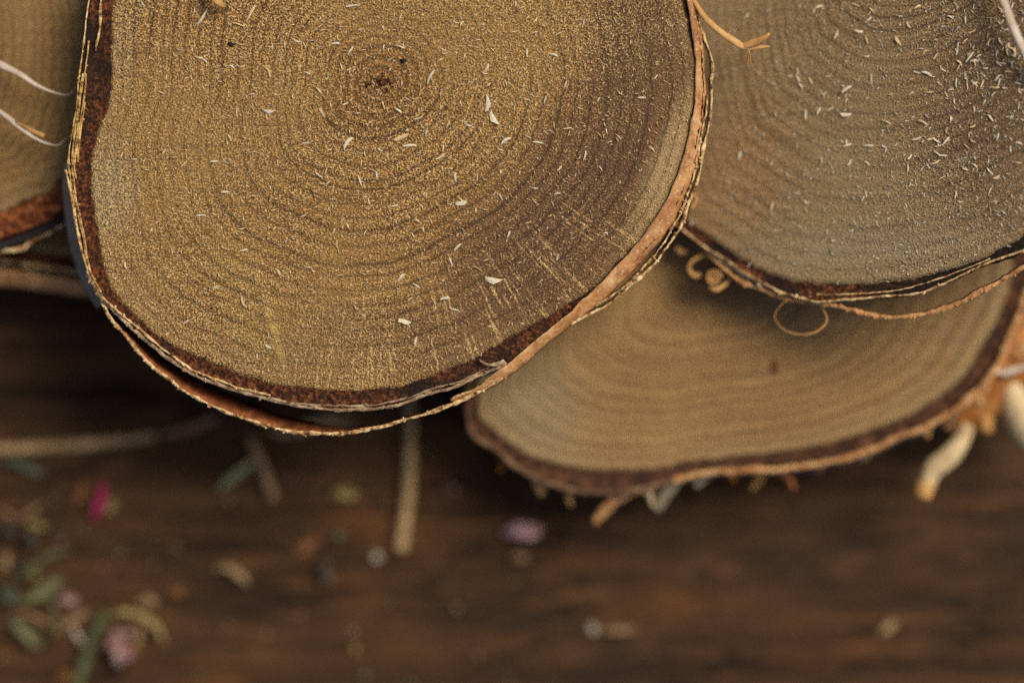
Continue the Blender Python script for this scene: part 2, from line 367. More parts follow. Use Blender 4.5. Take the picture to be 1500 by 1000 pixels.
mb.add(ring(bev, TZ) + ring(0, TZ - bev) + ring(0, TZ - tt), [(0, 1, 2, 3), (11, 10, 9, 8)] + [(a + o + 4, (a + 1) % 4 + o + 4, (a + 1) % 4 + o, a + o) for o in (0, 4) for a in range(4)])
tag(mb.build('table_top', M['table'], smooth=False), 'dark brown weathered wooden table top under the birch slices', None, kind='structure')

# ------------------------------------------------------------------ slices
def polar(pts, pith, ths):
    d = cat(pts, 1500, True) - np.array(pith)
    a = np.arctan2(-d[:, 1], d[:, 0]); r = np.hypot(d[:, 0], d[:, 1])
    o = np.argsort(a); a, r = a[o], r[o]
    return np.interp(ths, np.r_[a - 2 * np.pi, a, a + 2 * np.pi], np.r_[r, r, r])

def make_slice(label, pith, wood_pts, bark_pts, ztop, thick, wmat, bmat, n=720, nr=70, rag=1.8, grit=0.0003):
    """> wood_disc, inner_bark ; returns root"""
    zc = ztop(*pith)
    root = empty('birch_slice', at(pith[0], pith[1], zc) - Vector((0, 0, thick)), label, 'birch slice', 'sawn birch slices stacked on the table')
    org = root.location.copy()
    ths = np.linspace(-np.pi, np.pi, n, endpoint=False)
    rw = polar(wood_pts, pith, ths); rb = polar(bark_pts, pith, ths)
    sd_ = pith[0] * 0.01
    for i, t in enumerate(ths):
        v = Vector((math.cos(t) * 20, math.sin(t) * 20, sd_))
        rw[i] += rag * (mn.noise(v * 1.2) * 1.6 + mn.noise(v * 5.0) + 0.9 * mn.noise(v * 13.0))
        rb[i] = max(rb[i], rw[i] + 2) + rag * 0.8 * mn.noise(v * 2.7 + Vector((9, 1, 1)))
    wb = MB(); ringa = []
    verts = [at(pith[0], pith[1], zc)]; faces = []; ringa.append(0.0)
    for k in range(1, nr + 1):
        f = (k / nr)
        for i, t in enumerate(ths):
            X = pith[0] + f * rw[i] * math.cos(t); Y = pith[1] - f * rw[i] * math.sin(t)
            z = ztop(X, Y) + 0.00006 * mn.noise(Vector((X, Y, 0)) * 0.03)
            verts.append(at(X, Y, z)); ringa.append(f)
    for i in range(n): faces.append((0, 1 + i, 1 + (i + 1) % n))
    for k in range(nr - 1):
        a = 1 + k * n; b = a + n
        for i in range(n):
            i2 = (i + 1) % n; faces.append((a + i, b + i, b + i2, a + i2))
    a = 1 + (nr - 1) * n; b = len(verts)
    for i in range(n):
        verts.append(verts[a + i] - Vector((0, 0, thick))); ringa.append(1.0)
    for i in range(n): faces.append((a + i, b + i, b + (i + 1) % n, a + (i + 1) % n))
    verts.append(at(pith[0], pith[1], zc) - Vector((0, 0, thick))); ringa.append(0.0)
    for i in range(n): faces.append((b + (i + 1) % n, b + i, len(verts) - 1))
    wb.add(verts, faces); wb.at['ring'] = ringa
    wb.build('wood_disc', wmat, root, org)
    # bark
    m = 10; bb = MB(); verts = []; rows = []
    for k in range(m + 1):
        f = k / m
        for i, t in enumerate(ths):
            r = rw[i] + (rb[i] - rw[i]) * f
            X = pith[0] + r * math.cos(t); Y = pith[1] - r * math.sin(t)
            g = mn.noise(Vector((X * 0.16, Y * 0.16, 3))) + 0.7 * mn.noise(Vector((X * 0.45, Y * 0.45, 5)))
            z = ztop(X, Y) - 0.00012 * math.sin(math.pi * f) * 2 + (grit * g if 0 < k else 0)
            verts.append(at(X, Y, z))
    top_out = m * n
    for dz, o in ((0.15, 0.5), (0.5, 1.0), (0.85, 0.6), (1.0, 0.0)):
        for i, t in enumerate(ths):
            q = verts[top_out + i]
            nz = mn.noise(Vector((math.cos(t) * 12, math.sin(t) * 12, dz * 3)))
            verts.append(Vector((q.x + math.cos(t) * 0.0003 * (o + nz), q.y + math.sin(t) * 0.0003 * (o + nz), q.z - dz * thick)))
    for i, t in enumerate(ths):
        X = pith[0] + rw[i] * math.cos(t); Y = pith[1] - rw[i] * math.sin(t)
        verts.append(at(X, Y, ztop(X, Y)) - Vector((0, 0, thick - 0.0001)))
    faces = []
    for k in range(m + 5):
        a = k * n; b = a + n
        for i in range(n): faces.append((a + i, b + i, b + (i + 1) % n, a + (i + 1) % n))
    bb.add(verts, faces)
    bb.build('inner_bark', bmat, root, org)
    return root, org

def ribbon(name, pts, ztop, depth, lean, thick, root, org, mats, jag=0.0002, wave=1.2, frays=0, n=None, rows=4, closed=False, flip=1, seed=0.0, taper=True, drop=0.0):
    """a strip of bark on edge: pts = its top edge in photo pixels; lean = px the lower edge sits inward of the top edge"""
    L = sum(math.dist(pts[i], pts[i + 1]) for i in range(len(pts) - 1))
    n = n or max(12, int(L / 3))
    C = cat(pts, n, closed)
    T = np.gradient(C, axis=0); T /= np.maximum(np.linalg.norm(T, axis=1, keepdims=True), 1e-9)
    NO = np.stack([T[:, 1], -T[:, 0]], 1) * flip
    mb = MB(); P = []
    for i in range(n):
        u = i / (n - 1)
        e = 1.0
        if taper: e = min(1, u * 12 + 0.15, (1 - u) * 12 + 0.15)
        s = u * L
        w = wave * (mn.noise(Vector((s * 0.022, seed, 1))) + 0.5 * mn.noise(Vector((s * 0.09, seed, 4))))
        j = jag * (mn.noise(Vector((s * 0.06, seed, 7))) + 0.8 * mn.noise(Vector((s * 0.25, seed, 9))))
        ln = lean(u) if callable(lean) else lean
        row = []
        for k in range(rows):
            v = k / (rows - 1)
            X = C[i, 0] + NO[i, 0] * (w - ln * v); Y = C[i, 1] + NO[i, 1] * (w - ln * v)
            z = ztop(C[i, 0], C[i, 1]) + j * (1 - v) - depth * e * v - drop
            row.append(at(X, Y, z))
        P.append(row)
    mb.sheet(P, [[thick * (0.95 + 0.75 * mn.noise(Vector((i * 0.11, seed, 2))) + 0.45 * mn.noise(Vector((i * 0.43, seed, 6)))) * (1 if k == 0 else 0.8) for k in range(rows)] for i in range(n)])
    r2 = random.Random(int(seed * 10) + 5)
    for q in range(frays):                                  # torn slivers along the edge, part of the same strip
        i = r2.randrange(2, n - 2); p = Vector(P[i][0])
        t = Vector((T[i, 0], -T[i, 1], 0)); o = Vector((NO[i, 0], -NO[i, 1], 0))
        l = r2.uniform(0.0002, 0.0007) * (1.7 if r2.random() < 0.15 else 1); sgn = r2.choice((-1, 1))
        if r2.random() < 0.45:                               # a crumb of bark stuck to the edge
            mb.blob(p + o * sgn * r2.uniform(0, thick * .6) + Vector((0, 0, .00005)), r2.uniform(.00010, .00028), (1.5, .8, .6), .6, 1.5, q + seed, 8, 5, 2, r2.uniform(0, 3)); continue
        d = (t * r2.choice((-1, 1)) * r2.uniform(.5, 1) + o * sgn * r2.uniform(0.0, 0.7) + Vector((0, 0, r2.uniform(-0.3, 0.4)))).normalized()
        side = t.cross(d) if abs(t.dot(d)) < 0.9 else o
        side = (t * 0.7 + Vector((0, 0, r2.uniform(-.7, .7)))).normalized() * r2.uniform(0.00005, 0.00018)
        bend = Vector((0, 0, r2.uniform(-.4, .2) * l))
        G = []
        for a in range(4):
            u = a / 3; c = p + d * l * u + bend * u * u; k = 1 - 0.75 * u
            G.append([c - side * k, c + side * k])
        mb.sheet(G, 0.00006, (2, 2, 2))
    return mb.build(name, mats, root, org)

def flap(name, rows_px, thick, root, org, mats, n=40, m=6, crumple=0.0, seed=0, freq=200):
    """a free sheet lofted through curves of (X, Y, z)"""
    C = [cat(r, n) for r in rows_px]
    P = []
    for i in range(n):
        col = cat([c[i] for c in C], m)
        row = []
        for k, q in enumerate(col):
            p = at(q[0], q[1], q[2])
            if crumple: p += Vector((mn.noise(p * freq + Vector((seed, 0, 0))), mn.noise(p * freq + Vector((0, seed, 5))), mn.noise(p * freq + Vector((7, 0, seed))))) * crumple
            row.append(p)
        P.append(row)
    mb = MB(); mb.sheet(P, thick); return mb.build(name, mats, root, org)

def strand(name, pts, rad, root, org, mats, n=40, flat=1.0, sides=8, cap=None):
    C = cat(pts, n); mb = MB()
    r = [np.interp(i / (n - 1), np.linspace(0, 1, len(rad)), rad) for i in range(n)] if hasattr(rad, '__len__') else rad
    mb.tube([at(*q) for q in C], r, sides, 0, cap, flat)
    return mb.build(name, mats, root, org)

# ---- largest slice, in focus -------------------------------------------------
zm = lambda X, Y: ZF
main_wood = [(167, 0), (163, 67), (163, 117), (157, 160), (143, 190), (135, 227), (133, 267), (138, 315), (147, 366), (157, 410), (180, 446), (213, 476), (253, 506), (300, 526),
    (347, 546), (400, 562), (467, 570), (530, 571), (583, 566), (640, 547), (700, 523), (754, 490), (805, 462), (864, 424), (917, 372), (955, 328), (984, 277), (1005, 215), (1018, 143), (1016, 80), (1003, 20),
    (975, -70), (930, -150), (860, -215), (765, -265), (640, -288), (505, -285), (380, -250), (275, -190), (205, -120), (175, -55)]
main_bark = [(132, 0), (123, 67), (119, 110), (113, 150), (108, 200), (104, 240), (108, 293), (116, 340), (128, 396), (145, 430), (175, 463), (209, 493), (242, 520), (275, 543), (320, 562),
    (393, 583), (433, 592), (499, 598), (567, 592), (633, 573), (714, 546), (757, 520), (822, 474), (875, 432), (930, 382), (970, 336), (998, 285), (1018, 222), (1030, 150), (1028, 80), (1014, 10),
    (985, -80), (940, -162), (868, -230), (770, -283), (640, -308), (500, -305), (370, -268), (258, -203), (182, -130), (146, -60)]
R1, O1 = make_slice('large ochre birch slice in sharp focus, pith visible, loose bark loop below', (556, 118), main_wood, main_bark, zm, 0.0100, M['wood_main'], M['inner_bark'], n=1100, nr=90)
PB = [M['paper_in'], M['paper_out'], M['paper_edge']]
# layered paper bark on the left side
left_edge = [(124, 60), (119, 108), (113, 150), (107, 200), (102, 238), (104, 262), (108, 295), (116, 338), (128, 394), (143, 428)]
for k, (off, a, b) in enumerate(((-1, 0, 10), (2, 1, 6), (5, 0, 10), (8, 1, 6), (11, 2, 5), (3, 5, 10))):
    ribbon('paper_bark', [(x + off + 1.2 * math.sin(y * 0.05 + k * 2), y) for x, y in left_edge[a:b]], lambda X, Y, k=k: ZF + 0.0001 + 0.00012 * ((k * 5) % 4), 0.0080, 1, 0.00026, R1, O1, [M['gold_edge']] * 3, jag=0.00025, wave=1.3, frays=10, flip=-1, seed=k + 1.3)
ribbon('paper_bark', [(96, 249), (100, 266), (106, 296), (113, 335), (121, 372)], lambda X, Y: ZF + 0.0004, 0.008, 2, 0.00042, R1, O1, PB, wave=0.6, frays=3, flip=-1, seed=9.1)
ribbon('paper_bark', [(140, 0 - 60), (131, 0), (126, 30), (122, 66)], lambda X, Y: ZF + 0.0001, 0.0085, 2, 0.00022, R1, O1, PB, wave=1.0, flip=-1, seed=5.1)
ribbon('paper_bark', [(150, -50), (148, 0), (146, 40), (140, 75)], lambda X, Y: ZF + 0.0002, 0.001, 1, 0.00035, R1, O1, [M['paper_edge']] * 3, wave=2.0, frays=4, flip=-1, seed=6.1)
# attached pale rim along the bottom
ribbon('paper_bark', [(128, 396), (145, 431), (174, 463), (208, 494), (241, 521), (274, 544), (320, 564), (393, 584), (433, 593), (499, 600), (567, 595), (633, 576), (690, 556), (742, 531)],
       lambda X, Y: ZF + 0.00015, 0.009, 1, 0.00055, R1, O1, [M['mauve_edge']] * 3, jag=0.0003, wave=2.4, frays=70, flip=-1, seed=2.2)
ribbon('paper_bark', [(150, 434), (178, 462), (212, 491), (245, 517), (278, 540), (324, 560), (396, 580)], lambda X, Y: ZF + 0.0003, 0.002, 1, 0.00035, R1, O1, [M['paper_edge']] * 3, wave=3.0, frays=40, flip=-1, seed=2.6)
ribbon('paper_bark', [(430, 590), (500, 595), (567, 590), (633, 571), (690, 551), (738, 527)], lambda X, Y: ZF + 0.00005, 0.002, 1, 0.0003, R1, O1, [M['mauve_edge']] * 3, wave=2.6, frays=14, flip=-1, seed=2.9)
# the loop that has come away
ribbon('bark_strip', [(127, 400), (146, 437), (166, 470), (187, 497), (213, 527), (243, 552), (283, 580), (333, 603), (393, 624), (447, 634), (499, 635), (550, 627), (600, 613), (650, 597), (690, 579), (735, 552)],
       lambda X, Y: ZF - 0.0002, 0.0085, lambda u: 26 * math.sin(math.pi * min(1, u * 1.35)) ** 1.2 if u < 0.74 else 2, 0.00050, R1, O1, [M['paper_in'], M['paper_edge'], M['paper_edge']], jag=0.00035, wave=2.2, frays=85, flip=-1, seed=3.7)
# salmon band up the right side: a flap lying outward
flap('bark_strip', [[(660, 585, ZF), (700, 566, ZF + .0003), (745, 531, ZF + .0005), (812, 476, ZF + .0006), (863, 431, ZF + .0006), (916, 376, ZF + .0006), (954, 330, ZF + .0006), (986, 272, ZF + .0006), (1005, 213, ZF + .0006), (1019, 143, ZF + .0006), (1017, 70, ZF + .0004), (1004, -10, ZF + .0003), (985, -60, ZF)],
                    [(664, 588, ZF - .0008), (704, 571, ZF - .0004), (752, 538, ZF), (822, 479, ZF), (874, 438, ZF), (928, 383, ZF), (967, 337, ZF), (996, 282, ZF), (1016, 217, ZF), (1027, 147, ZF), (1023, 70, ZF), (1010, -10, ZF), (990, -62, ZF)],
                    [(666, 590, ZF - .0016), (707, 574, ZF - .0014), (757, 541, ZF - .0008), (829, 481, ZF - .0008), (882, 441, ZF - .0008), (936, 388, ZF - .0008), (975, 341, ZF - .0008), (1004, 288, ZF - .0008), (1024, 222, ZF - .0008), (1033, 150, ZF - .0008), (1029, 70, ZF - .0008), (1015, -10, ZF - .0008), (994, -64, ZF)]],
     0.00032, R1, O1, [M['salmon'], M['salmon'], M['paper_edge']], n=260, m=6, crumple=0.00022, seed=3, freq=420)
# frilly outer layers beyond the band
ribbon('paper_bark', [(834, 476), (867, 459), (902, 436), (945, 398), (981, 357), (1003, 320), (1021, 265), (1035, 196), (1042, 150), (1042, 92), (1034, 66), (1022, 20), (1008, -40)],
       lambda X, Y: ZF - 0.0004, 0.008, 3, 0.00042, R1, O1, [M['paper_in'], M['paper_edge'], M['paper_edge']], jag=0.0004, wave=2.8, frays=50, flip=-1, seed=4.4)
ribbon('paper_bark', [(872, 450), (905, 428), (943, 390), (976, 352), (996, 314), (1014, 262), (1029, 190), (1036, 140)],
       lambda X, Y: ZF - 0.0002, 0.006, 2, 0.00030, R1, O1, [M['paper_in'], M['paper_edge'], M['paper_edge']], jag=0.0005, wave=3.6, frays=40, flip=-1, seed=5.9)
# grey outer bark flaring out low on the left
flap('bark_flap', [[(112, 225, ZF - .0008), (104, 262, ZF - .0006), (112, 312, ZF - .0006), (122, 355, ZF - .0006), (138, 405, ZF - .001), (152, 440, ZF - .002)],
                   [(100, 235, ZF - .0035), (99, 268, ZF - .0035), (106, 318, ZF - .0035), (116, 362, ZF - .0035), (132, 412, ZF - .004), (148, 446, ZF - .0045)],
                   [(97, 240, ZF - .0085), (93, 272, ZF - .0085), (98, 330, ZF - .0085), (108, 376, ZF - .0085), (124, 420, ZF - .0085), (144, 452, ZF - .0085)]],
     0.0004, R1, O1, [M['paper_out']] * 3, n=40, m=8)
# a fibre standing off the right side, forked
strand('bark_fibre', [(1012, -8, ZF - .0002), (1030, 22, ZF + .0003), (1052, 44, ZF + .0005), (1075, 60, ZF + .0004), (1090, 68, ZF), (1110, 69, ZF - .0004), (1128, 68, ZF - .0006)], [.0003, .0004, .0005, .0005, .0006, .0005, .00012], R1, O1, M['amber_fibre'], flat=0.35)
strand('bark_fibre', [(1088, 68, ZF), (1105, 62, ZF + .0004), (1120, 55, ZF + .0008), (1127, 49, ZF + .001)], [.0005, .0006, .0005, .0002], R1, O1, M['amber_fibre'], n=16, flat=0.4)
strand('bark_fibre', [(1093, 70, ZF), (1096, 82, ZF - .0005), (1095, 92, ZF - .001), (1096, 102, ZF - .0014)], [.00016, .00014, .0001], R1, O1, M['amber_fibre'], n=16)
strand('bark_fibre', [(1096, 72, ZF), (1099, 84, ZF - .0004), (1100, 96, ZF - .0008)], [.00012, .0001, .00008], R1, O1, M['amber_fibre'], n=12)
strand('bark_fibre', [(702, 527, ZF + .0003), (712, 533, ZF + .0007), (724, 534, ZF + .0009), (740, 530, ZF + .0006)], [.0001, .00022, .00026, .0002], R1, O1, M['mauve_edge'], n=16, flat=0.4)
strand('bark_fibre', [(738, 543, ZF - .0004), (742, 550, ZF - .0003), (740, 556, ZF - .0002)], [.0001, .0001, .00005], R1, O1, M['amber_fibre'], n=8)
# pith: a small torn hollow with a raised lip
mb = MB()
mb.blob(at(560, 121, ZF), .0008, (1.25, .62, .10), .7, 2.2, 4, 20, 9, 0, 0.25)
pc = at(556, 122, ZF)
for q in range(26):
    a = random.uniform(0, 6.283); r = abs(random.gauss(0, 0.0011)); p = pc + Vector((r * math.cos(a) * 1.3, r * math.sin(a) * 0.8, 0.00004))
    d = Vector((random.uniform(-1, 1), random.uniform(-.6, .6), random.uniform(0.05, .5))).normalized() * random.uniform(0.0004, 0.0011)
    sd2 = d.cross(Vector((0, 0, 1))).normalized() * random.uniform(.00008, .0002)
    mb.sheet([[p - sd2, p + sd2], [p + d * .5 - sd2 * .8, p + d * .5 + sd2 * .8], [p + d - sd2 * .2, p + d + sd2 * .2]], 0.00006, (0, 0, 0))
mb.build('pith', M['inner_bark'], R1, O1)

# ---- right slice, tilted ------------------------------------------------------
zr = lambda X, Y: 0.0199 + 2.8e-5 * (X - 1035)
rw_ = [(1006, 325), (1016, 331), (1042, 350), (1076, 373), (1114, 395), (1160, 411), (1200, 416), (1267, 416), (1333, 409), (1400, 392), (1443, 376), (1499, 346), (1590, 285), (1672, 170), (1710, 20), (1682, -125), (1598, -245), (1470, -318), (1330, -336), (1190, -308), (1078, -222), (1006, -110), (972, 0), (967, 120), (982, 240)]
rb_ = [(990, 330), (1004, 339), (1040, 364), (1076, 387), (1124, 417), (1172, 434), (1205, 439), (1262, 437), (1333, 430), (1400, 408), (1450, 385), (1499, 367), (1612, 302), (1702, 180), (1742, 20), (1712, -135), (1622, -265), (1482, -343), (1330, -362), (1180, -332), (1058, -240), (982, -120), (946, 0), (940, 120), (958, 250)]
R2, O2 = make_slice('grey brown birch slice at the upper right, tilted up, dusted with pale sawdust', (1345, -150), rw_, rb_, zr, 0.006, M['wood_right'], M['inner_bark'], n=900, nr=80)
ribbon('paper_bark', [(985, 322), (1004, 340), (1040, 366), (1076, 389), (1124, 419), (1172, 436), (1205, 441), (1262, 438), (1300, 434), (1350, 428), (1400, 407), (1450, 384), (1499, 366), (1560, 335)],
       lambda X, Y: zr(X, Y) + 0.0002, 0.005, 2, 0.00032, R2, O2, [M['paper_in'], M['paper_in'], M['paper_edge']], wave=2.4, frays=25, flip=-1, seed=12.2)
ribbon('paper_bark', [(1195, 431), (1240, 431), (1290, 428), (1340, 420), (1400, 400), (1450, 378)], lambda X, Y: zr(X, Y) + 0.00005, 0.002, 1, 0.00020, R2, O2, [M['paper_in'], M['paper_in'], M['paper_edge']], wave=2.0, flip=-1, seed=13.2)
ribbon('bark_strip', [(980, 312), (994, 329), (1028, 362), (1059, 393), (1088, 414), (1124, 427), (1160, 438), (1220, 447), (1250, 456), (1300, 465), (1350, 461), (1400, 447), (1450, 420), (1499, 392), (1560, 355)],
       lambda X, Y: zr(X, Y) - 0.0006, 0.0032, lambda u: 3, 0.00072, R2, O2, [M['salmon'], M['paper_edge'], M['salmon']], wave=2.2, frays=45, flip=-1, seed=14.2)
ribbon('paper_bark', [(1028, 358), (1062, 384), (1100, 408), (1150, 428), (1190, 437)], lambda X, Y: zr(X, Y) - 0.0002, 0.004, 2, 0.0005, R2, O2, [M['cream']] * 3, wave=2.0, frays=10, flip=-1, seed=15.1)
# thread loop below it
z0 = zr(1180, 440) - .001
strand('bark_thread', [(1160, 436, z0), (1144, 447, z0), (1135, 463, z0 - .0004), (1145, 480, z0 - .0006), (1165, 489, z0 - .0006), (1190, 488, z0), (1207, 477, z0 + .0004), (1211, 465, z0 + .0004), (1203, 450, z0 + .0002), (1188, 437, z0)],
       [.00006, .00006, .00006, .00007, .0001, .00015, .00018, .00014, .00009, .00007], R2, O2, M['amber_fibre'], n=70)
# rolled curls at its lower left
mb = MB(); cc = at(1045, 407, zr(1045, 407) - .001)
P = []
for i in range(44):
    a = i / 43 * 4.6 * math.pi; r = 0.00125 - 0.00020 * a / math.pi
    P.append([cc + Vector((math.cos(a) * r, math.sin(a) * r, z)) for z in (0.0010, 0.0, -0.0010)])
mb.blob(cc, .0008, (1, 1, .8), .3, 1.5, 3)
mb.sheet(P, 0.00022); mb.build('bark_curl', [M['amber_fibre']] * 3, R2, O2)
z0 = zr(1030, 390) - .002
strand('bark_fibre', [(1068, 410, z0 + .001), (1060, 418, z0 + .001), (1048, 424, z0 + .001), (1038, 418, z0 + .001)], [.0003, .0004, .0004, .0002], R2, O2, M['amber_fibre'], n=20, flat=0.5)
strand('bark_fibre', [(1044, 372, z0), (1026, 375, z0), (1012, 385, z0), (1010, 396, z0 - .0005), (1018, 404, z0 - .0008), (1026, 402, z0 - .0008)], [.0004, .0004, .0003, .0003, .0004, .0004], R2, O2, M['amber_fibre'], n=26, flat=0.6)
strand('bark_fibre', [(990, 362, z0 - .002), (998, 369, z0 - .002), (1006, 368, z0 - .002)], [.0004, .0006, .0004], R2, O2, M['amber_fibre'], n=10)
strand('bark_fibre', [(1015, 282, z0 + .004), (1019, 294, z0 + .003), (1012, 306, z0 + .003)], [.0002, .0004, .0003], R2, O2, M['amber_fibre'], n=10)

# ---- third slice, low at the right --------------------------------------------
z3 = lambda X, Y: 0.0110
w3 = [(698, 585), (700, 612), (730, 638), (764, 662), (810, 680), (870, 688), (950, 688), (990, 680), (1050, 671), (1140, 661), (1220, 648), (1300, 622), (1352, 598), (1402, 560), (1434, 517), (1463, 462), (1482, 405), (1470, 350), (1400, 300), (1280, 265), (1140, 250), (1000, 258), (880, 290), (790, 345), (730, 420), (704, 505)]
b3 = [(680, 585), (688, 624), (730, 660), (774, 690), (822, 709), (874, 718), (930, 714), (990, 700), (1050, 686), (1080, 684), (1160, 678), (1240, 664), (1320, 634), (1378, 604), (1428, 562), (1460, 515), (1484, 458), (1502, 400), (1490, 335), (1412, 280), (1285, 243), (1140, 228), (995, 236), (870, 270), (775, 328), (712, 410), (686, 500)]
R3, O3 = make_slice('tan birch slice flat on the table at the lower right, blurred, beneath the others', (1040, 405), w3, b3, z3, 0.0190, M['wood_third'], M['soft_bark'], n=500, nr=50, rag=2.0)
ribbon('paper_bark', [(690, 560), (688, 626), (730, 663), (774, 693), (822, 712), (874, 721), (930, 717), (990, 702)], z3, 0.0185, 1, 0.0008, R3, O3, [M['brown_rim']] * 3, wave=4, frays=24, flip=-1, seed=21)
ribbon('paper_bark', [(985, 704), (1050, 689), (1080, 690), (1160, 684), (1240, 670), (1320, 640), (1382, 610), (1436, 567), (1468, 520), (1494, 455), (1512, 395)], lambda X, Y: .0113, 0.018, -2, 0.0009, R3, O3, [M['salmon'], M['paper_out'], M['salmon']], wave=3, frays=20, flip=-1, seed=22)
strand('bark_tab', [(784, 688, .0095), (788, 702, .009), (792, 716, .008), (795, 724, .0072)], [.0012, .0011, .0009, .0005], R3, O3, M['amber_fibre'], n=14, flat=0.4)
strand('bark_tab', [(800, 694, .0095), (806, 702, .009), (812, 708, .0085)], [.001, .0009, .0006], R3, O3, M['amber_fibre'], n=10, flat=0.4)
strand('bark_tab', [(960, 712, .0095), (930, 716, .0095), (905, 728, .009), (888, 744, .0082), (870, 766, .0072)], [.0006, .0009, .0010, .0009, .0006], R3, O3, [M['salmon'], M['amber_fibre']], n=22, flat=0.55, cap=1)
strand('bark_tab', [(990, 702, .009), (978, 718, .0085), (968, 735, .008), (962, 748, .0075)], [.0010, .0011, .0010, .0006], R3, O3, M['olive_bark'], n=16, flat=0.4)
strand('bark_tab', [(1040, 690, .009), (1028, 702, .0085), (1018, 712, .008)], [.0008, .0008, .0005], R3, O3, M['olive_bark'], n=12, flat=0.4)
strand('bark_tab', [(1140, 690, .008), (1155, 700, .0075), (1163, 718, .007)], [.0004, .0006, .0004], R3, O3, M['paper_in'], n=12)
rs = random.Random(11)
for q, (X, Y) in enumerate([(738, 668), (842, 714), (916, 719), (948, 714), (1075, 692), (1118, 690), (1206, 678), (1262, 662), (1300, 648), (1352, 628), (1398, 600), (1440, 566), (1474, 520)]):
    ang = math.atan2(1, -0.25) + rs.uniform(-.7, .5) - (0.5 if X > 1300 else 0)     # outward and down from the rim
    l = rs.uniform(14, 34); w = rs.uniform(5, 10); dx, dy = math.cos(ang), math.sin(ang); zt = rs.uniform(.007, .010); k = rs.uniform(-.5, .5)
    rows = []
    for e in (-1, 0, 1):
        rows.append([(X + dx * l * u - dy * w * e * (1 - .75 * u) + -dy * k * l * u * u, Y + dy * l * u + dx * w * e * (1 - .75 * u) + dx * k * l * u * u - 4, zt - .0012 * u + .0012 * u * u * rs.uniform(-1, 2) + .0004 * abs(e)) for u in (0, .35, .7, 1)])
    flap('bark_tab', rows, .00028, R3, O3, [[M['orange_bark']], [M['amber_fibre']], [M['brown_rim']], [M['cream']]][q % 4] * 3, n=12, m=5, crumple=.0006, seed=q, freq=300)
# rusty sheet peeling off its right end, and the rolls on it
flap('bark_flap', [[(1372, 612, .0095), (1420, 578, .0095), (1458, 535, .0095), (1490, 480, .0095), (1520, 420, .0095)],
                   [(1386, 630, .007), (1440, 592, .0075), (1480, 555, .0078), (1515, 510, .008), (1545, 450, .008)],
                   [(1404, 636, .0045), (1446, 612, .005), (1490, 588, .0055), (1530, 550, .006), (1560, 490, .006)]], 0.0006, R3, O3, [M['orange_bark']] * 3, n=30, m=8, crumple=.0006, seed=2, freq=150)
strand('bark_roll', [(1418, 622, .0075), (1408, 645, .0078), (1390, 668, .008), (1366, 688, .0082), (1357, 712, .0085), (1353, 728, .0088)], [.0011, .0014, .0017, .0017, .0014, .0012], R3, O3, [M['cream'], M['amber_fibre']], n=26, sides=12, cap=1)
strand('bark_roll', [(1355, 706, .0086), (1353, 718, .0088), (1352, 731, .0090)], [.00150, .00155, .00125], R3, O3, [M['amber_fibre'], M['gold_edge']], n=10, sides=12, cap=1)
strand('bark_roll', [(1446, 612, .0055), (1444, 622, .006), (1444, 632, .0068)], [.0011, .0012, .0011], R3, O3, [M['amber_fibre'], M['amber_fibre']], n=10, sides=12)
strand('bark_roll', [(1478, 560, .006), (1488, 590, .0055), (1502, 620, .005), (1520, 650, .005)], [.0016, .0026, .003, .0026], R3, O3, M['cream'], n=16, sides=12)
strand('bark_fibre', [(1456, 540, .011), (1468, 546, .0105), (1482, 543, .0105), (1510, 534, .010)], [.0003, .0006, .0006, .0003], R3, O3, M['fibre'], n=16, flat=0.5)
strand('bark_roll', [(1482, 520, .0085), (1496, 512, .0085), (1515, 504, .0085)], [.0013, .0017, .0015], R3, O3, M['salmon'], n=10, sides=12)
# knot fleck on its face
mb = MB(); mb.blob(at(1134, 537, .0111), .0011, (0.42, 1.1, 0.08), .3, 2, 3); mb.build('knot', M['inner_bark'], R3, O3)

# ---- left slice and the one below it -------------------------------------------
zl = lambda X, Y: 0.0196
wl = [(-30, 322), (0, 312), (42, 291), (78, 276), (118, 225), (142, 130), (140, 20), (112, -90), (50, -190), (-60, -270), (-190, -300), (-320, -270), (-420, -180), (-470, -60), (-472, 80), (-430, 200), (-340, 285), (-220, 325), (-120, 332)]
bl = [(-30, 362), (0, 350), (44, 333), (84, 312), (142, 240), (166, 134), (164, 16), (134, -102), (66, -210), (-56, -294), (-190, -326), (-332, -294), (-440, -198), (-496, -66), (-498, 84), (-452, 214), (-354, 308), (-224, 352), (-120, 364)]
R4, O4 = make_slice('olive brown birch slice at the left edge, tucked under the largest slice', (-175, 20), wl, bl, zl, 0.0092, M['wood_left'], M['rust_bark'], n=500, nr=50, rag=4.0, grit=0.0006)
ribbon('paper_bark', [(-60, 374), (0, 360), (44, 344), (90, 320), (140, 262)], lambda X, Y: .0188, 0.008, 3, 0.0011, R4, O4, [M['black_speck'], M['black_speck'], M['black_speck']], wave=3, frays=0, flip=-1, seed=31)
ribbon('paper_bark', [(-60, 384), (0, 370), (25, 366), (50, 352), (92, 328)], lambda X, Y: .0180, 0.007, 3, 0.0007, R4, O4, [M['paper_in'], M['paper_edge'], M['paper_edge']], wave=4, frays=14, flip=-1, seed=32)
zb = lambda X, Y: 0.0104
wb_ = [(-40, 352), (0, 358), (60, 368), (130, 378), (200, 370), (280, 320), (330, 220), (335, 80), (290, -60), (190, -170), (50, -220), (-110, -190), (-230, -100), (-290, 30), (-280, 170), (-210, 280), (-120, 335)]
bb_ = [(-40, 374), (0, 380), (60, 389), (130, 398), (212, 392), (300, 336), (354, 226), (360, 76), (312, -76), (202, -192), (50, -244), (-120, -212), (-250, -112), (-314, 30), (-302, 180), (-226, 298), (-126, 356)]
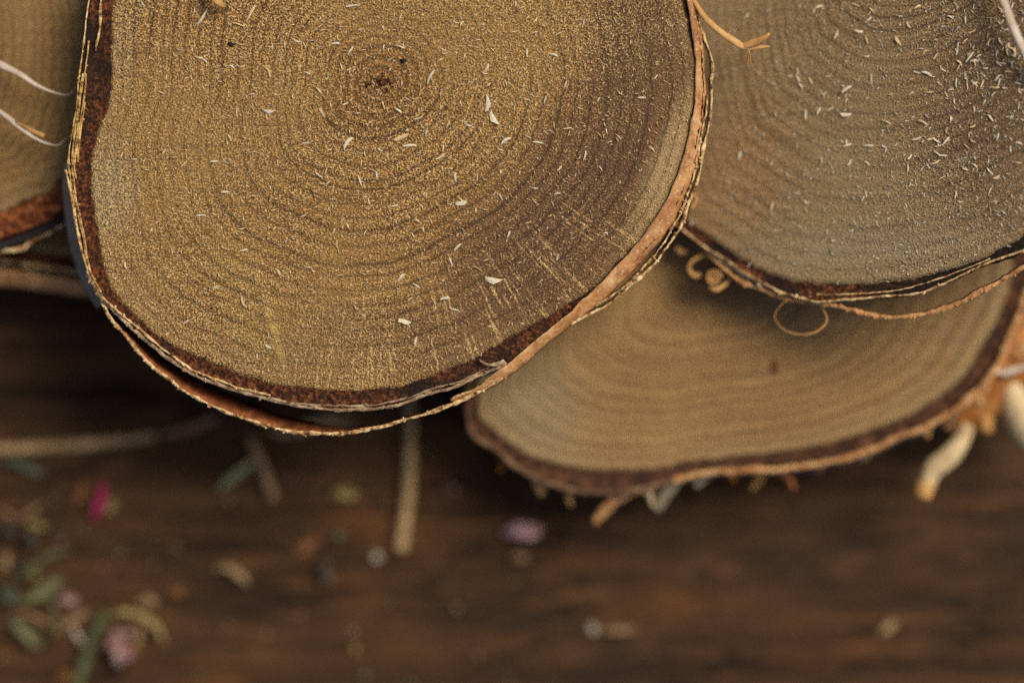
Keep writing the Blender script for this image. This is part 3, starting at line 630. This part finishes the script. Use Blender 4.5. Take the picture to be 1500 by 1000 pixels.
R5, O5 = make_slice('lowest birch slice at the left, only its orange bark and rim showing', (20, 70), wb_, bb_, zb, 0.0184, M['wood_left'], M['inner_bark'], n=400, nr=40)
ribbon('paper_bark', [(-70, 372), (0, 382), (60, 391), (130, 400), (215, 394)], lambda X, Y: .0108, 0.018, 2, 0.0006, R5, O5, [M['paper_edge'], M['paper_in'], M['paper_edge']], wave=2, frays=6, flip=-1, seed=33)
flap('bark_strip', [[(-70, 384, .0102), (0, 394, .0102), (60, 402, .0102), (134, 413, .0100), (200, 408, .0095)],
                    [(-70, 398, .0094), (0, 405, .0094), (60, 412, .0094), (134, 423, .0092), (200, 420, .0088)],
                    [(-70, 412, .0082), (0, 417, .0082), (60, 424, .0082), (134, 433, .0080), (200, 430, .0078)]], .0006, R5, O5, [M['salmon'], M['salmon'], M['paper_edge']], n=40, m=6, crumple=.0002, seed=8)

# ---- loose fibres ---------------------------------------------------------------
def loose(name, pts, rad, mat, label, cat_, n=40, flat=0.4, sides=8, cap=None):
    C = cat(pts, n); mb = MB(); P = [at(*q) for q in C]
    r = [np.interp(i / (n - 1), np.linspace(0, 1, len(rad)), rad) for i in range(n)]
    mb.tube(P, r, sides, 0, cap, flat)
    return tag(mb.build(name, mat, None, P[n // 2]), label, cat_)
loose('bark_fibre', [(-60, 70, .0215), (0, 95, .0235), (28, 108, .0245), (52, 124, .0245), (78, 135, .0245), (100, 139, .0240), (110, 128, .0235)], [.0004, .0007, .00062, .00045, .0003, .0001, .00005], M['fibre'],
      'upper white wispy bark fibre lying over the left slice', 'bark fibre')
loose('bark_fibre', [(-60, 130, .0205), (0, 164, .0235), (28, 186, .0245), (52, 203, .0245), (72, 211, .0245), (86, 212, .0240), (98, 202, .0235)], [.0003, .0004, .0003, .0004, .00025, .00012, .00005], M['fibre'],
      'lower white bark fibre with an amber leaf, over the left slice', 'bark fibre')
fl = flap('amber_tip', [[(22, 178, .0246), (38, 184, .0250), (54, 192, .0246), (66, 196, .0242)], [(26, 183, .0245), (40, 191, .0247), (56, 199, .0243), (64, 202, .0242)]], .00015, None, at(40, 188, .0246), [M['amber_fibre'], M['amber_fibre'], M['salmon']], n=14, m=4)
fl.parent = bpy.data.objects['bark_fibre.' + '%03d' % (max(int(o.name[-3:]) for o in bpy.data.objects if o.name.startswith('bark_fibre.')))]
fl.location = at(40, 188, .0246) - fl.parent.location
loose('bark_sliver', [(1440, -60, .0335), (1468, -4, .0355), (1482, 34, .036), (1500, 74, .036), (1525, 130, .0345)], [.0005, .0006, .00065, .0006, .0004], M['fibre'],
      'long pale bark sliver leaning over the upper right corner', 'bark sliver')
loose('bark_sliver', [(300, -25, .0312), (314, -4, .033), (324, 6, .0325), (330, 10, .031)], [.0008, .0009, .0006, .0002], M['amber_fibre'],
      'tan bark sliver on the largest slice at the top edge', 'bark sliver', n=16)

# ------------------------------------------------------------------ sawdust flakes
def flake_mesh(seed, mat, fat):
    r = random.Random(seed); G = []; n = 5
    pw = [r.uniform(.3, .9), r.uniform(.8, 1.1), r.uniform(.8, 1.1), r.uniform(.7, 1.1), r.uniform(.2, .8)]
    bend = r.uniform(-.5, .5); tw = r.uniform(-.6, .6); cur = r.uniform(0, .16)
    for i in range(n):
        u = i / (n - 1); w = fat * pw[i]
        c = Vector((u - .5, bend * (u - .5) ** 2 * 4 * .25, cur * math.sin(math.pi * u)))
        a = tw * (u - .5); d = Vector((r.uniform(-.5, .5) + (1.2 * (u - .5)), math.cos(a), math.sin(a))) * w / 2
        G.append([c - d, c + Vector((0, 0, w * .08)), c + d])
    mb = MB(); mb.sheet(G, 0.028, (0, 0, 0))
    me = bpy.data.meshes.new('sawdust_flake'); me.from_pydata(mb.v, [], mb.f); me.materials.append(mat)
    me.polygons.foreach_set('use_smooth', [False] * len(mb.f)); return me
FM = [flake_mesh(k, M['flake'] if k % 3 else M['flake_tan'], (0.15, 0.22, 0.28, 0.18)[k % 4]) for k in range(14)]
FB = [flake_mesh(50 + k, M['flake'], 0.42) for k in range(4)]
def flake(X, Y, zf, px, label, group, meshes=FM, ang=None, name='sawdust_flake'):
    o = bpy.data.objects.new(name, random.choice(meshes)); COL.objects.link(o)
    o.location = at(X, Y, zf(X, Y) + 0.00010 + px * PX * 0.04)
    o.scale = (px * PX,) * 3
    o.rotation_euler = (random.gauss(0, .25), random.gauss(0, .10), random.uniform(-math.pi, math.pi) if ang is None else ang)
    return tag(o, label, 'sawdust flake', group)
main_list = [(630,20,12),(1045,110,16),(875,255,10),(900,265,10),(945,295,9),(1020,292,9),(1175,305,12),(1185,325,10),(705,405,10),(1105,415,10),(565,255,9),(1300,180,12),(1475,190,12),(1350,320,10),
    (1400,395,11),(1040,495,12),(1415,495,16),(985,515,9),(1010,605,11),(1345,628,12),(590,700,8),(810,720,12),(940,710,12),(990,710,12),(1220,715,10),(1400,770,13),(990,845,12),(885,945,15),(950,990,9)]
L1 = [(x / 3, y / 3, s) for x, y, s in main_list]
L1 += [(500 + x / 3, y / 3, s) for x, y, s in [(260,80,14),(260,205,13),(185,208,8),(40,225,16),(815,232,12),(935,240,11),(640,300,14),(755,140,10),(720,615,17),(555,550,12),(185,463,12),(375,585,15),(250,485,13),(170,660,8),
    (25,625,20),(435,690,16),(635,668,10),(80,795,16),(155,770,11),(235,905,10),(895,440,12),(985,370,9),(1070,685,15),(1140,740,9),(990,565,12),(865,625,16),(820,600,11),(845,825,12),(700,865,11),(960,740,10),
    (950,850,9),(1130,437,7),(1320,430,12),(335,520,14),(500,780,13),(1065,95,8),(1205,90,9)]]
L1 += [(500 + x / 3, 333 + y / 3, s) for x, y, s in [(735,30,11),(480,150,14),(455,310,14),(495,360,15),(325,500,15),(660,435,12),(260,220,14),(510,85,15),(330,255,12),(390,400,12),(950,130,10)]]
L1 += [(x / 3, 333 + y / 3, s) for x, y, s in [(1070,100,12),(1225,195,11),(950,265,10),(1065,325,15),(820,415,11),(1180,475,8),(1130,565,8),(1355,175,12),(1480,80,12)]]
for X, Y, s in L1:
    flake(X, Y, zm, s * 1.02, 'tiny pale sawdust flake lying on the largest birch slice', 'sawdust flakes on the largest slice')
for X, Y, s, a, lab in [(722, 412, 24, -0.15, 'blue white oval wood chip on the lower dark stain of the largest slice'),
                        (722, 175, 21, -1.0, 'broad pale wood chip just below a thin upright splinter, largest slice'),
                        (715, 152, 23, 1.5, 'thin upright pale splinter right of the pith on the largest slice'),
                        (588, 201, 23, 0.4, 'slanting grey splinter just below the pith of the largest slice'),
                        (600, 213, 20, 0.1, 'level white splinter below the pith, under a slanting one'),
                        (675, 298, 17, 0.1, 'lone bluish wood chip midway across the largest slice'),
                        (592, 471, 17, -0.3, 'white wood chip near the bottom centre of the largest slice'),
                        (393, 164, 17, -0.1, 'short thick white chip left of the pith, largest slice'),
                        (296, 24, 28, 1.0, 'long slanting tan splinter near the top left of the largest slice'),
                        (368, 18, 22, 1.1, 'thin slanting splinter at the top edge of the largest slice'),
                        (517, 8, 20, 0.1, 'level pale splinter at the top edge above the pith'),
                        (631, 113, 24, 1.1, 'upright pale splinter on the ring just right of the pith'),
                        (393, 508, 10, -0.6, 'small bluish chip near the lower left rim of the largest slice')]:
    o = flake(X, Y, zm, s, lab, None, FB if 'chip' in lab else FM, a, 'wood_chip'); o['category'] = 'wood chip'
for X, Y, r, lab in [(338, 65, .00042, 'tiny black speck on the upper left of the largest slice'), (591, 89, .00042, 'dark grey speck just above the pith of the largest slice')]:
    mb = MB(); p = at(X, Y, ZF + .0001); mb.blob(p, r, (1.1, .8, .5), .5, 2, X); tag(mb.build('dirt_speck', M['black_speck'], None, p), lab, 'speck')
L2 = [(1000 + x / 3, y / 3, s) for x, y, s in [(280,70,15),(820,85,12),(775,140,18),(675,150,20),(945,183,20),(990,110,14),(1075,322,20),(830,345,18),(725,392,26),(520,378,13),(410,505,15),(720,505,22),(1055,535,20),(905,540,16),(1030,610,20),
    (1155,620,20),(885,645,12),(720,630,13),(610,705,14),(735,715,13),(250,685,18),(200,800,13),(390,910,20),(460,770,10),(810,715,12),(990,740,14),(1110,715,18),(1350,840,15),(1200,855,15),(1260,250,24),(1215,275,15),(1250,375,14),(1080,405,16),
    (915,415,11),(625,412,10),(1005,410,10),(1440,655,12),(1145,685,16),(1000,690,12),(640,335,13),(1030,30,15),(1135,300,11),(810,180,15),(410,270,10),(505,315,14),(470,335,10),(650,480,12),(575,50,12),(1400,45,14),(1460,235,14),(1390,365,16),(1340,160,12),(1240,180,14)]]
for X, Y, s in L2:
    flake(X, Y, zr, s * 0.8, 'small pale sawdust flake spread on the tilted upper right slice', 'sawdust flakes on the tilted slice')
k = 0
while k < 50:
    X = random.gauss(1455, 38); Y = random.gauss(90, 48)
    if X > 1505 or Y < -5 or X < 1370: continue
    flake(X, Y, zr, random.uniform(6, 13), 'bluish white sawdust flake in the dense cluster at the upper right', 'clustered sawdust flakes at the upper right'); k += 1

k = 0
while k < 55:
    X = random.uniform(1150, 1500); Y = random.uniform(0, 330)
    if random.random() > (X - 1050) / 450: continue
    flake(X, Y, zr, random.uniform(7, 15), 'small pale sawdust flake spread on the tilted upper right slice', 'sawdust flakes on the tilted slice'); k += 1

# fine dust, beyond counting
def dust(name, n, sampler, zf, mat, label, lmin=3, lmax=9, org=(0, 0, 0), fat=1.0, curl=0.3, lift=0.45):
    V = []; F = []; T = []
    for q in range(n):
        X, Y = sampler(); p = at(X, Y, zf(X, Y) + 0.00003)
        l = random.uniform(lmin, lmax) ** 1.0 * PX; w = random.uniform(0.5, 1.15) * PX * fat
        a = random.uniform(0, 6.283); up = abs(random.gauss(0, lift))
        d = Vector((math.cos(a) * math.cos(up), math.sin(a) * math.cos(up), math.sin(up))) * l
        s = Vector((-math.sin(a), math.cos(a), 0)); u = s.cross(d).normalized()
        if u.z < 0: u = -u
        bend = s * random.uniform(-curl, curl) * l
        o = len(V); t = random.random() ** 1.4
        for c, k in ((p, .7), (p + d * .5 + bend, 1.0), (p + d, .35)):
            for b in (s * w * k, (s * -.5 + u * .8) * w * k, (s * -.5 - u * .8) * w * k):
                V.append(tuple(c + b)); T.append(t)
        for r in (0, 3):
            for e in range(3): F.append((o + r + e, o + r + (e + 1) % 3, o + r + 3 + (e + 1) % 3, o + r + 3 + e))
        F.append((o, o + 2, o + 1)); F.append((o + 6, o + 7, o + 8))
    mb = MB(); mb.add(V, F); mb.at['tint'] = T
    return tag(mb.build(name, mat, None, org), label, 'sawdust', kind='stuff')
ths_ = np.linspace(-np.pi, np.pi, 720)
rmain = polar(main_wood, (556, 118), ths_)
def smp_main():
    while True:
        X = random.uniform(120, 1030); Y = random.uniform(-30, 575)
        a = math.atan2(118 - Y, X - 556); r = math.hypot(X - 556, Y - 118)
        if r > np.interp(a, ths_, rmain) - 3: continue
        u = (X - 850) * 0.62 + (Y - 300) * -0.79; v = (X - 850) * 0.79 + (Y - 300) * 0.62
        d = math.hypot(u / 260, v / 130)
        if d < 1 and random.random() < 0.72 * (1 - d * .6): continue
        return X, Y
dust('sawdust', 8000, smp_main, zm, M['dust_gold'], 'fine golden dust and torn fibre ends across the largest slice', 2.5, 7)
def smp_core():
    while True:
        X = random.gauss(570, 210); Y = random.gauss(170, 150)
        a = math.atan2(118 - Y, X - 556); r = math.hypot(X - 556, Y - 118)
        if 10 < r < np.interp(a, ths_, rmain) - 6: return X, Y
dust('sawdust', 620, smp_core, zm, M['dust_gold'], 'pale short shavings sprinkled round the pith of the largest slice', 5, 13, fat=1.5, curl=0.14, lift=0.12)
rright = polar(rw_, (1335, -40), ths_)
def smp_right():
    while True:
        X = random.uniform(1000, 1520); Y = random.uniform(-20, 415)
        a = math.atan2(-40 - Y, X - 1335); r = math.hypot(X - 1335, Y + 40)
        if r > np.interp(a, ths_, rright) - 2: continue
        if random.random() > 0.25 + 0.75 * min(1, max(0, (X - 1050) / 400)): continue
        return X, Y
dust('sawdust', 1700, smp_right, zr, M['dust_grey'], 'fine grey dust across the tilted upper right slice', 3, 9)

# ------------------------------------------------------------------ debris on the table
at_slice = at
def at(X, Y, z): return at_slice(X, Y, z + TZ)
def mat_simple(name, a, b, scale=420, rough=0.6, trans=0.0):
    a = tuple(c * 0.62 for c in a); b = tuple(c * 0.95 for c in b)
    return speck_material(name, [(0.3, a), (0.7, b)], scale, rough, 0.4, 0.0002, trans=trans)
M['straw'] = mat_simple('dry_straw', (0.30, 0.20, 0.095), (0.52, 0.37, 0.20))
M['twig'] = mat_simple('brown_twig', (0.22, 0.13, 0.07), (0.38, 0.24, 0.14))
M['leaf'] = mat_simple('grey_green_leaf', (0.13, 0.14, 0.065), (0.24, 0.25, 0.13), trans=0.15)
M['leaf_dark'] = mat_simple('blue_green_leaf', (0.07, 0.09, 0.06), (0.13, 0.16, 0.11), trans=0.1)
M['leaf_pale'] = mat_simple('pale_green_leaf', (0.28, 0.32, 0.15), (0.42, 0.46, 0.24), trans=0.15)
M['stem'] = mat_simple('green_stem', (0.075, 0.095, 0.04), (0.13, 0.155, 0.07))
M['yellow'] = mat_simple('yellow_petal', (0.28, 0.21, 0.07), (0.46, 0.37, 0.16), trans=0.15)
M['pink'] = mat_simple('pink_petal', (0.26, 0.13, 0.12), (0.50, 0.34, 0.32), trans=0.15)
M['magenta'] = mat_simple('magenta_petal', (0.40, 0.015, 0.09), (0.62, 0.05, 0.20), trans=0.15)
M['violet'] = mat_simple('violet_petal', (0.42, 0.22, 0.27), (0.62, 0.42, 0.48), trans=0.1)
M['white'] = mat_simple('white_crumb', (0.36, 0.34, 0.27), (0.58, 0.55, 0.46))
M['tan'] = mat_simple('tan_crumb', (0.26, 0.17, 0.09), (0.42, 0.29, 0.16))
M['rust'] = mat_simple('rust_petal', (0.18, 0.07, 0.03), (0.34, 0.15, 0.06))
M['berry'] = speck_material('dark_blue_berry', [(0.38, (0.012, 0.009, 0.007)), (0.52, (0.034, 0.027, 0.022)), (0.62, (0.20, 0.18, 0.15))], 420, rough=0.4)

def stalk(name, pts, rad, mat, label, cat_): return loose(name, pts, rad, mat, label, cat_, flat=0.9)
def petal(name, pts, width, mat, label, cat_, parent=None, org=None, cup=0.25, group=None):
    """curved, crumpled blade along pts (X, Y, z); width in px"""
    n = 20; C = cat(pts, n); T = np.gradient(C[:, :2], axis=0); T /= np.linalg.norm(T, axis=1, keepdims=True)
    G = []; sd0 = pts[0][0] * 0.37 + pts[0][1]; width *= 0.62
    for i in range(n):
        u = i / (n - 1); w = width / 2 * (math.sin(math.pi * (0.04 + 0.90 * u ** 1.2)) ** 0.8)
        row = []
        for k in (-1, -.66, -.33, 0, .33, .66, 1):
            e = 1 + 0.35 * mn.noise(Vector((u * 5, k, sd0)))
            X = C[i, 0] - T[i, 1] * w * k * e; Y = C[i, 1] + T[i, 0] * w * k * e
            cr = width * PX * 0.42 * mn.noise(Vector((X * 0.09, Y * 0.09, sd0)))
            row.append(at(X, Y, max(0.0002, C[i, 2] + cup * w * PX * (k * k) + cr)))
        G.append(row)
    o = at(*C[n // 2]) if org is None else org
    mb = MB(); mb.sheet(G, 0.00020, (0, 0, 0)); ob = mb.build(name, mat, parent, o)
    if parent is None: tag(ob, label, cat_, group)
    return ob
def crumb(name, X, Y, r, mat, label, cat_, sq=(1, 1, .7), group=None, rot=0.0, amp=.45):
    r *= 0.64; mb = MB(); z = r * PX * sq[2] * 0.9; p = at(X, Y, z); mb.blob(p, r * PX, sq, amp * 1.7, 2.2, X * 0.13 + Y, rot=rot)
    return tag(mb.build(name, mat, None, p), label, cat_, group)

stalk('straw', [(-40, 658, .0012), (60, 655, .0012), (150, 648, .0012), (228, 638, .0012)], [.0009, .0009, .0009, .0008], M['straw'], 'long level pale straw on the table at the left edge', 'straw')
stalk('straw', [(238, 636, .001), (275, 628, .0012), (318, 612, .0014)], [.0006, .0008, .0006], M['twig'], 'short brown straw at the right end of the long level one', 'straw')
stalk('straw', [(598, 560, .0022), (601, 640, .002), (597, 720, .0016), (586, 806, .0012)], [.0009, .0010, .0011, .0011], M['straw'], 'upright straw poking out from beneath the largest slice', 'straw')
stalk('twig', [(366, 640, .0012), (374, 660, .0013), (388, 695, .0012), (402, 732, .0011)], [.0008, .0009, .0009, .0009], M['twig'], 'short brown twig beside the green leaf blade', 'twig')
petal('fallen_leaf', [(318, 718, .0008), (336, 704, .0014), (356, 688, .0028), (372, 674, .003)], 26, M['leaf_pale'], 'narrow green leaf blade touching the short brown twig', 'leaf')
petal('fallen_leaf', [(0, 672, .0008), (24, 678, .0015), (48, 688, .0015), (64, 694, .0010)], 22, M['leaf_dark'], 'blue green leaf under the long straw at the left edge', 'leaf')
petal('bark_chip', [(385, 626, .001), (420, 634, .0014), (470, 618, .0014), (520, 616, .001)], 26, M['straw'], 'tan bark chip in the shade under the hanging bark loop', 'bark chip')
petal('petal', [(484, 728, .0008), (500, 722, .0016), (524, 724, .001)], 30, M['yellow'], 'yellow petal alone between twig and upright straw', 'petal')
petal('petal', [(136, 766, .0008), (142, 746, .0018), (150, 722, .0022), (152, 706, .002)], 22, M['magenta'], 'bright magenta petal left of centre on the table', 'petal')
petal('petal', [(156, 752, .0008), (164, 740, .0014), (168, 730, .001)], 22, M['yellow'], 'small yellow petal touching the magenta one', 'petal')
petal('petal', [(104, 740, .0006), (116, 726, .001), (124, 708, .0008)], 16, M['rust'], 'orange brown petal left of the magenta one', 'petal')
petal('petal', [(736, 782, .0008), (756, 776, .0022), (776, 778, .0026), (792, 772, .001)], 38, M['violet'], 'violet petal alone right of the upright straw', 'petal', cup=.5)
crumb('crumb', 762, 816, 12, M['twig'], 'brown crumb just below the violet petal', 'crumb', (1.6, .8, .5))
crumb('pebble', 551, 815, 13, M['white'], 'round white crumb beside the foot of the upright straw', 'crumb', amp=.25)
crumb('pebble', 868, 921, 12, M['white'], 'white crumb at the blunt end of a tan chip', 'crumb', amp=.3)
petal('wood_chip', [(876, 922, .0008), (900, 922, .0012), (930, 920, .0008)], 18, M['twig'], 'tan chip behind a white crumb, lower right of centre', 'wood chip')
petal('wood_chip', [(312, 834, .0008), (330, 830, .0018), (350, 840, .0018), (364, 858, .0008)], 18, M['tan'], 'curved grey chip left of the dark berry on the table', 'wood chip')
petal('petal', [(434, 815, .0006), (448, 800, .001), (466, 790, .0008)], 22, M['rust'], 'brown petal just above the lone dark berry', 'petal')
crumb('berry', 474, 838, 24, M['berry'], 'lone dark berry below the brown petal', 'berry', (1.1, .9, .8), amp=.25)
crumb('pebble', 495, 784, 12, M['leaf'], 'grey green crumb between brown petal and upright straw', 'crumb', amp=.3)
crumb('pebble', 558, 737, 13, M['berry'], 'dark grey crumb left of the upright straw', 'crumb', amp=.3)
petal('leaf_scrap', [(1286, 928, .0006), (1302, 918, .001), (1312, 908, .0006)], 18, M['straw'], 'tan leaf scrap at the lower right of the table', 'leaf scrap')
for i, (X, Y, r, lab) in enumerate([(12, 776, 22, 'dark dried berry at the upper left of the berry cluster'), (44, 792, 24, 'largest dark dried berry in the middle of the cluster'), (28, 826, 18, 'dark dried berry lowest in the cluster, above the leaves'), (62, 820, 13, 'small dark berry on the right of the cluster')]):
    crumb('berry', X, Y, r, M['berry'], lab, 'berry', (1, 1, .9), amp=.3, group='dark berries at the left edge')
crumb('seed', 8, 822, 15, M['tan'], 'tan seed at the left edge beside the dark berries', 'seed', (.8, 1.3, .7))
crumb('seed', 50, 842, 12, M['yellow'], 'pale yellow seed just below the dark berries', 'seed', amp=.2)
petal('petal', [(36, 766, .0010), (52, 768, .0014), (68, 772, .001)], 14, M['yellow'], 'olive yellow petal above the dark berries', 'petal')
petal('fallen_leaf', [(0, 862, .001), (14, 870, .002), (24, 886, .001)], 30, M['leaf_dark'], 'small blue green leaf at the left edge under the seeds', 'leaf')
petal('fallen_leaf', [(20, 884, .0012), (40, 878, .0026), (62, 866, .0026), (92, 846, .0014)], 26, M['leaf'], 'olive leaf slanting up right of the small blue green leaf', 'leaf')
petal('fallen_leaf', [(12, 904, .0008), (28, 918, .002), (44, 932, .0022), (60, 946, .0008)], 32, M['leaf'], 'broad grey green leaf left of the flower sprig', 'leaf')
for pts, r, m, lab in [([(0, 744, .001), (22, 760, .002), (40, 752, .003), (62, 738, .002)], .00045, 'twig', 'thin bent brown stem crossing above the dark berries'),
                       ([(18, 856, .002), (44, 834, .0035), (74, 812, .003), (104, 806, .0015)], .0005, 'stem', 'thin green stem running right from the seeds to the bare table'),
                       ([(2, 912, .0012), (30, 900, .003), (58, 906, .003), (84, 926, .0015)], .0004, 'twig', 'thin brown stem arching over the broad grey green leaf'),
                       ([(60, 862, .0015), (76, 884, .003), (80, 912, .003), (72, 944, .0015)], .0004, 'stem', 'thin green stem standing left of the flower sprig')]:
    stalk('plant_stem', pts, [r * .5, r, r, r * .4], M[m], lab, 'stem')
# flower sprig
SP = empty('flower_sprig', at(140, 940, 0), 'flower sprig with green stem, pale drooping sepals and pink bloom, lower left', 'flower sprig')
so_ = SP.location.copy()
strand('stem', [(110, 1010, .0012), (122, 975, .0016), (132, 940, .002), (146, 912, .0028), (156, 896, .0032)], [.0010, .0010, .0009, .0009, .0008], SP, so_, M['stem'], n=24)
petal('sepal', [(154, 902, .0034), (180, 896, .0044), (210, 902, .0044), (230, 918, .0036), (240, 940, .0024)], 17, M['yellow'], None, None, SP, so_)
petal('sepal', [(82, 932, .0012), (94, 916, .0022), (112, 904, .003), (130, 896, .0034)], 17, M['tan'], None, None, SP, so_)
petal('sepal', [(106, 916, .0016), (114, 932, .0018), (122, 944, .0016)], 10, M['fibre'], None, None, SP, so_)
petal('sepal', [(204, 912, .0034), (204, 930, .003), (198, 948, .0022)], 12, M['straw'], None, None, SP, so_)
for k, (a, r, w, m) in enumerate([(2.2, 26, 24, 'pink'), (1.0, 26, 24, 'pink'), (3.4, 28, 24, 'pink'), (-0.6, 30, 26, 'rust'), (-1.7, 36, 30, 'pink'), (-1.1, 30, 22, 'violet')]):
    petal('bloom_petal', [(178, 940, .0022), (178 + r * .6 * math.cos(a), 940 - r * .6 * math.sin(a), .0036), (178 + r * math.cos(a), 940 - r * math.sin(a), .0026)], w, M[m], None, None, SP, so_, cup=.5)
petal('petal', [(200, 884, .0008), (214, 878, .0016), (230, 882, .001)], 20, M['tan'], 'tan petal above the drooping sepal of the sprig', 'petal')
petal('petal', [(84, 880, .0008), (98, 876, .0018), (112, 882, .0008)], 26, M['pink'], 'dull pink petal up left of the flower sprig', 'petal')
petal('petal', [(246, 872, .0006), (258, 866, .001), (268, 870, .0006)], 18, M['rust'], 'rust petal right of the sprig and the tan petal', 'petal')
petal('petal', [(84, 1000, .0006), (98, 990, .0012), (110, 1000, .0006)], 22, M['rust'], 'rust petal at the foot of the green stem', 'petal')
# small crumbs scattered over the left half of the table
spots = [(120, 776, 8), (148, 830, 9), (88, 795, 7), (190, 852, 8), (256, 798, 8), (255, 760, 9), (270, 690, 7), (228, 682, 9), (465, 692, 10), (655, 708, 9), (450, 768, 8), (364, 826, 7), (390, 928, 9), (520, 950, 10), (533, 990, 10), (516, 925, 8), (668, 890, 9), (745, 985, 11), (600, 1000, 9), (290, 985, 8), (664, 715, 10), (630, 660, 8), (190, 660, 7), (335, 915, 6), (440, 900, 6), (700, 960, 7), (570, 880, 6)]
for q in range(34):                                         # more litter where the petals lie
    X = min(700, max(4, abs(random.gauss(0, 260)))); Y = random.gauss(800, 95)
    if 645 < Y < 995 and not (X < 75 and 755 < Y < 850): spots.append((X, Y, random.uniform(4, 8)))
for q in range(16): spots.append((random.uniform(2, 95), random.uniform(760, 900), random.uniform(5, 10)))
for X, Y, r in spots:
    m = random.choice(['tan', 'twig', 'yellow', 'leaf_dark', 'berry', 'leaf', 'twig', 'pink', 'rust', 'berry'])
    crumb('crumb', X, Y, r * .85, M[m], 'tiny crumb scattered on the dark table around the flowers and petals', 'crumb', (1.2, .9, .6), 'crumbs scattered on the table', random.uniform(0, 3))
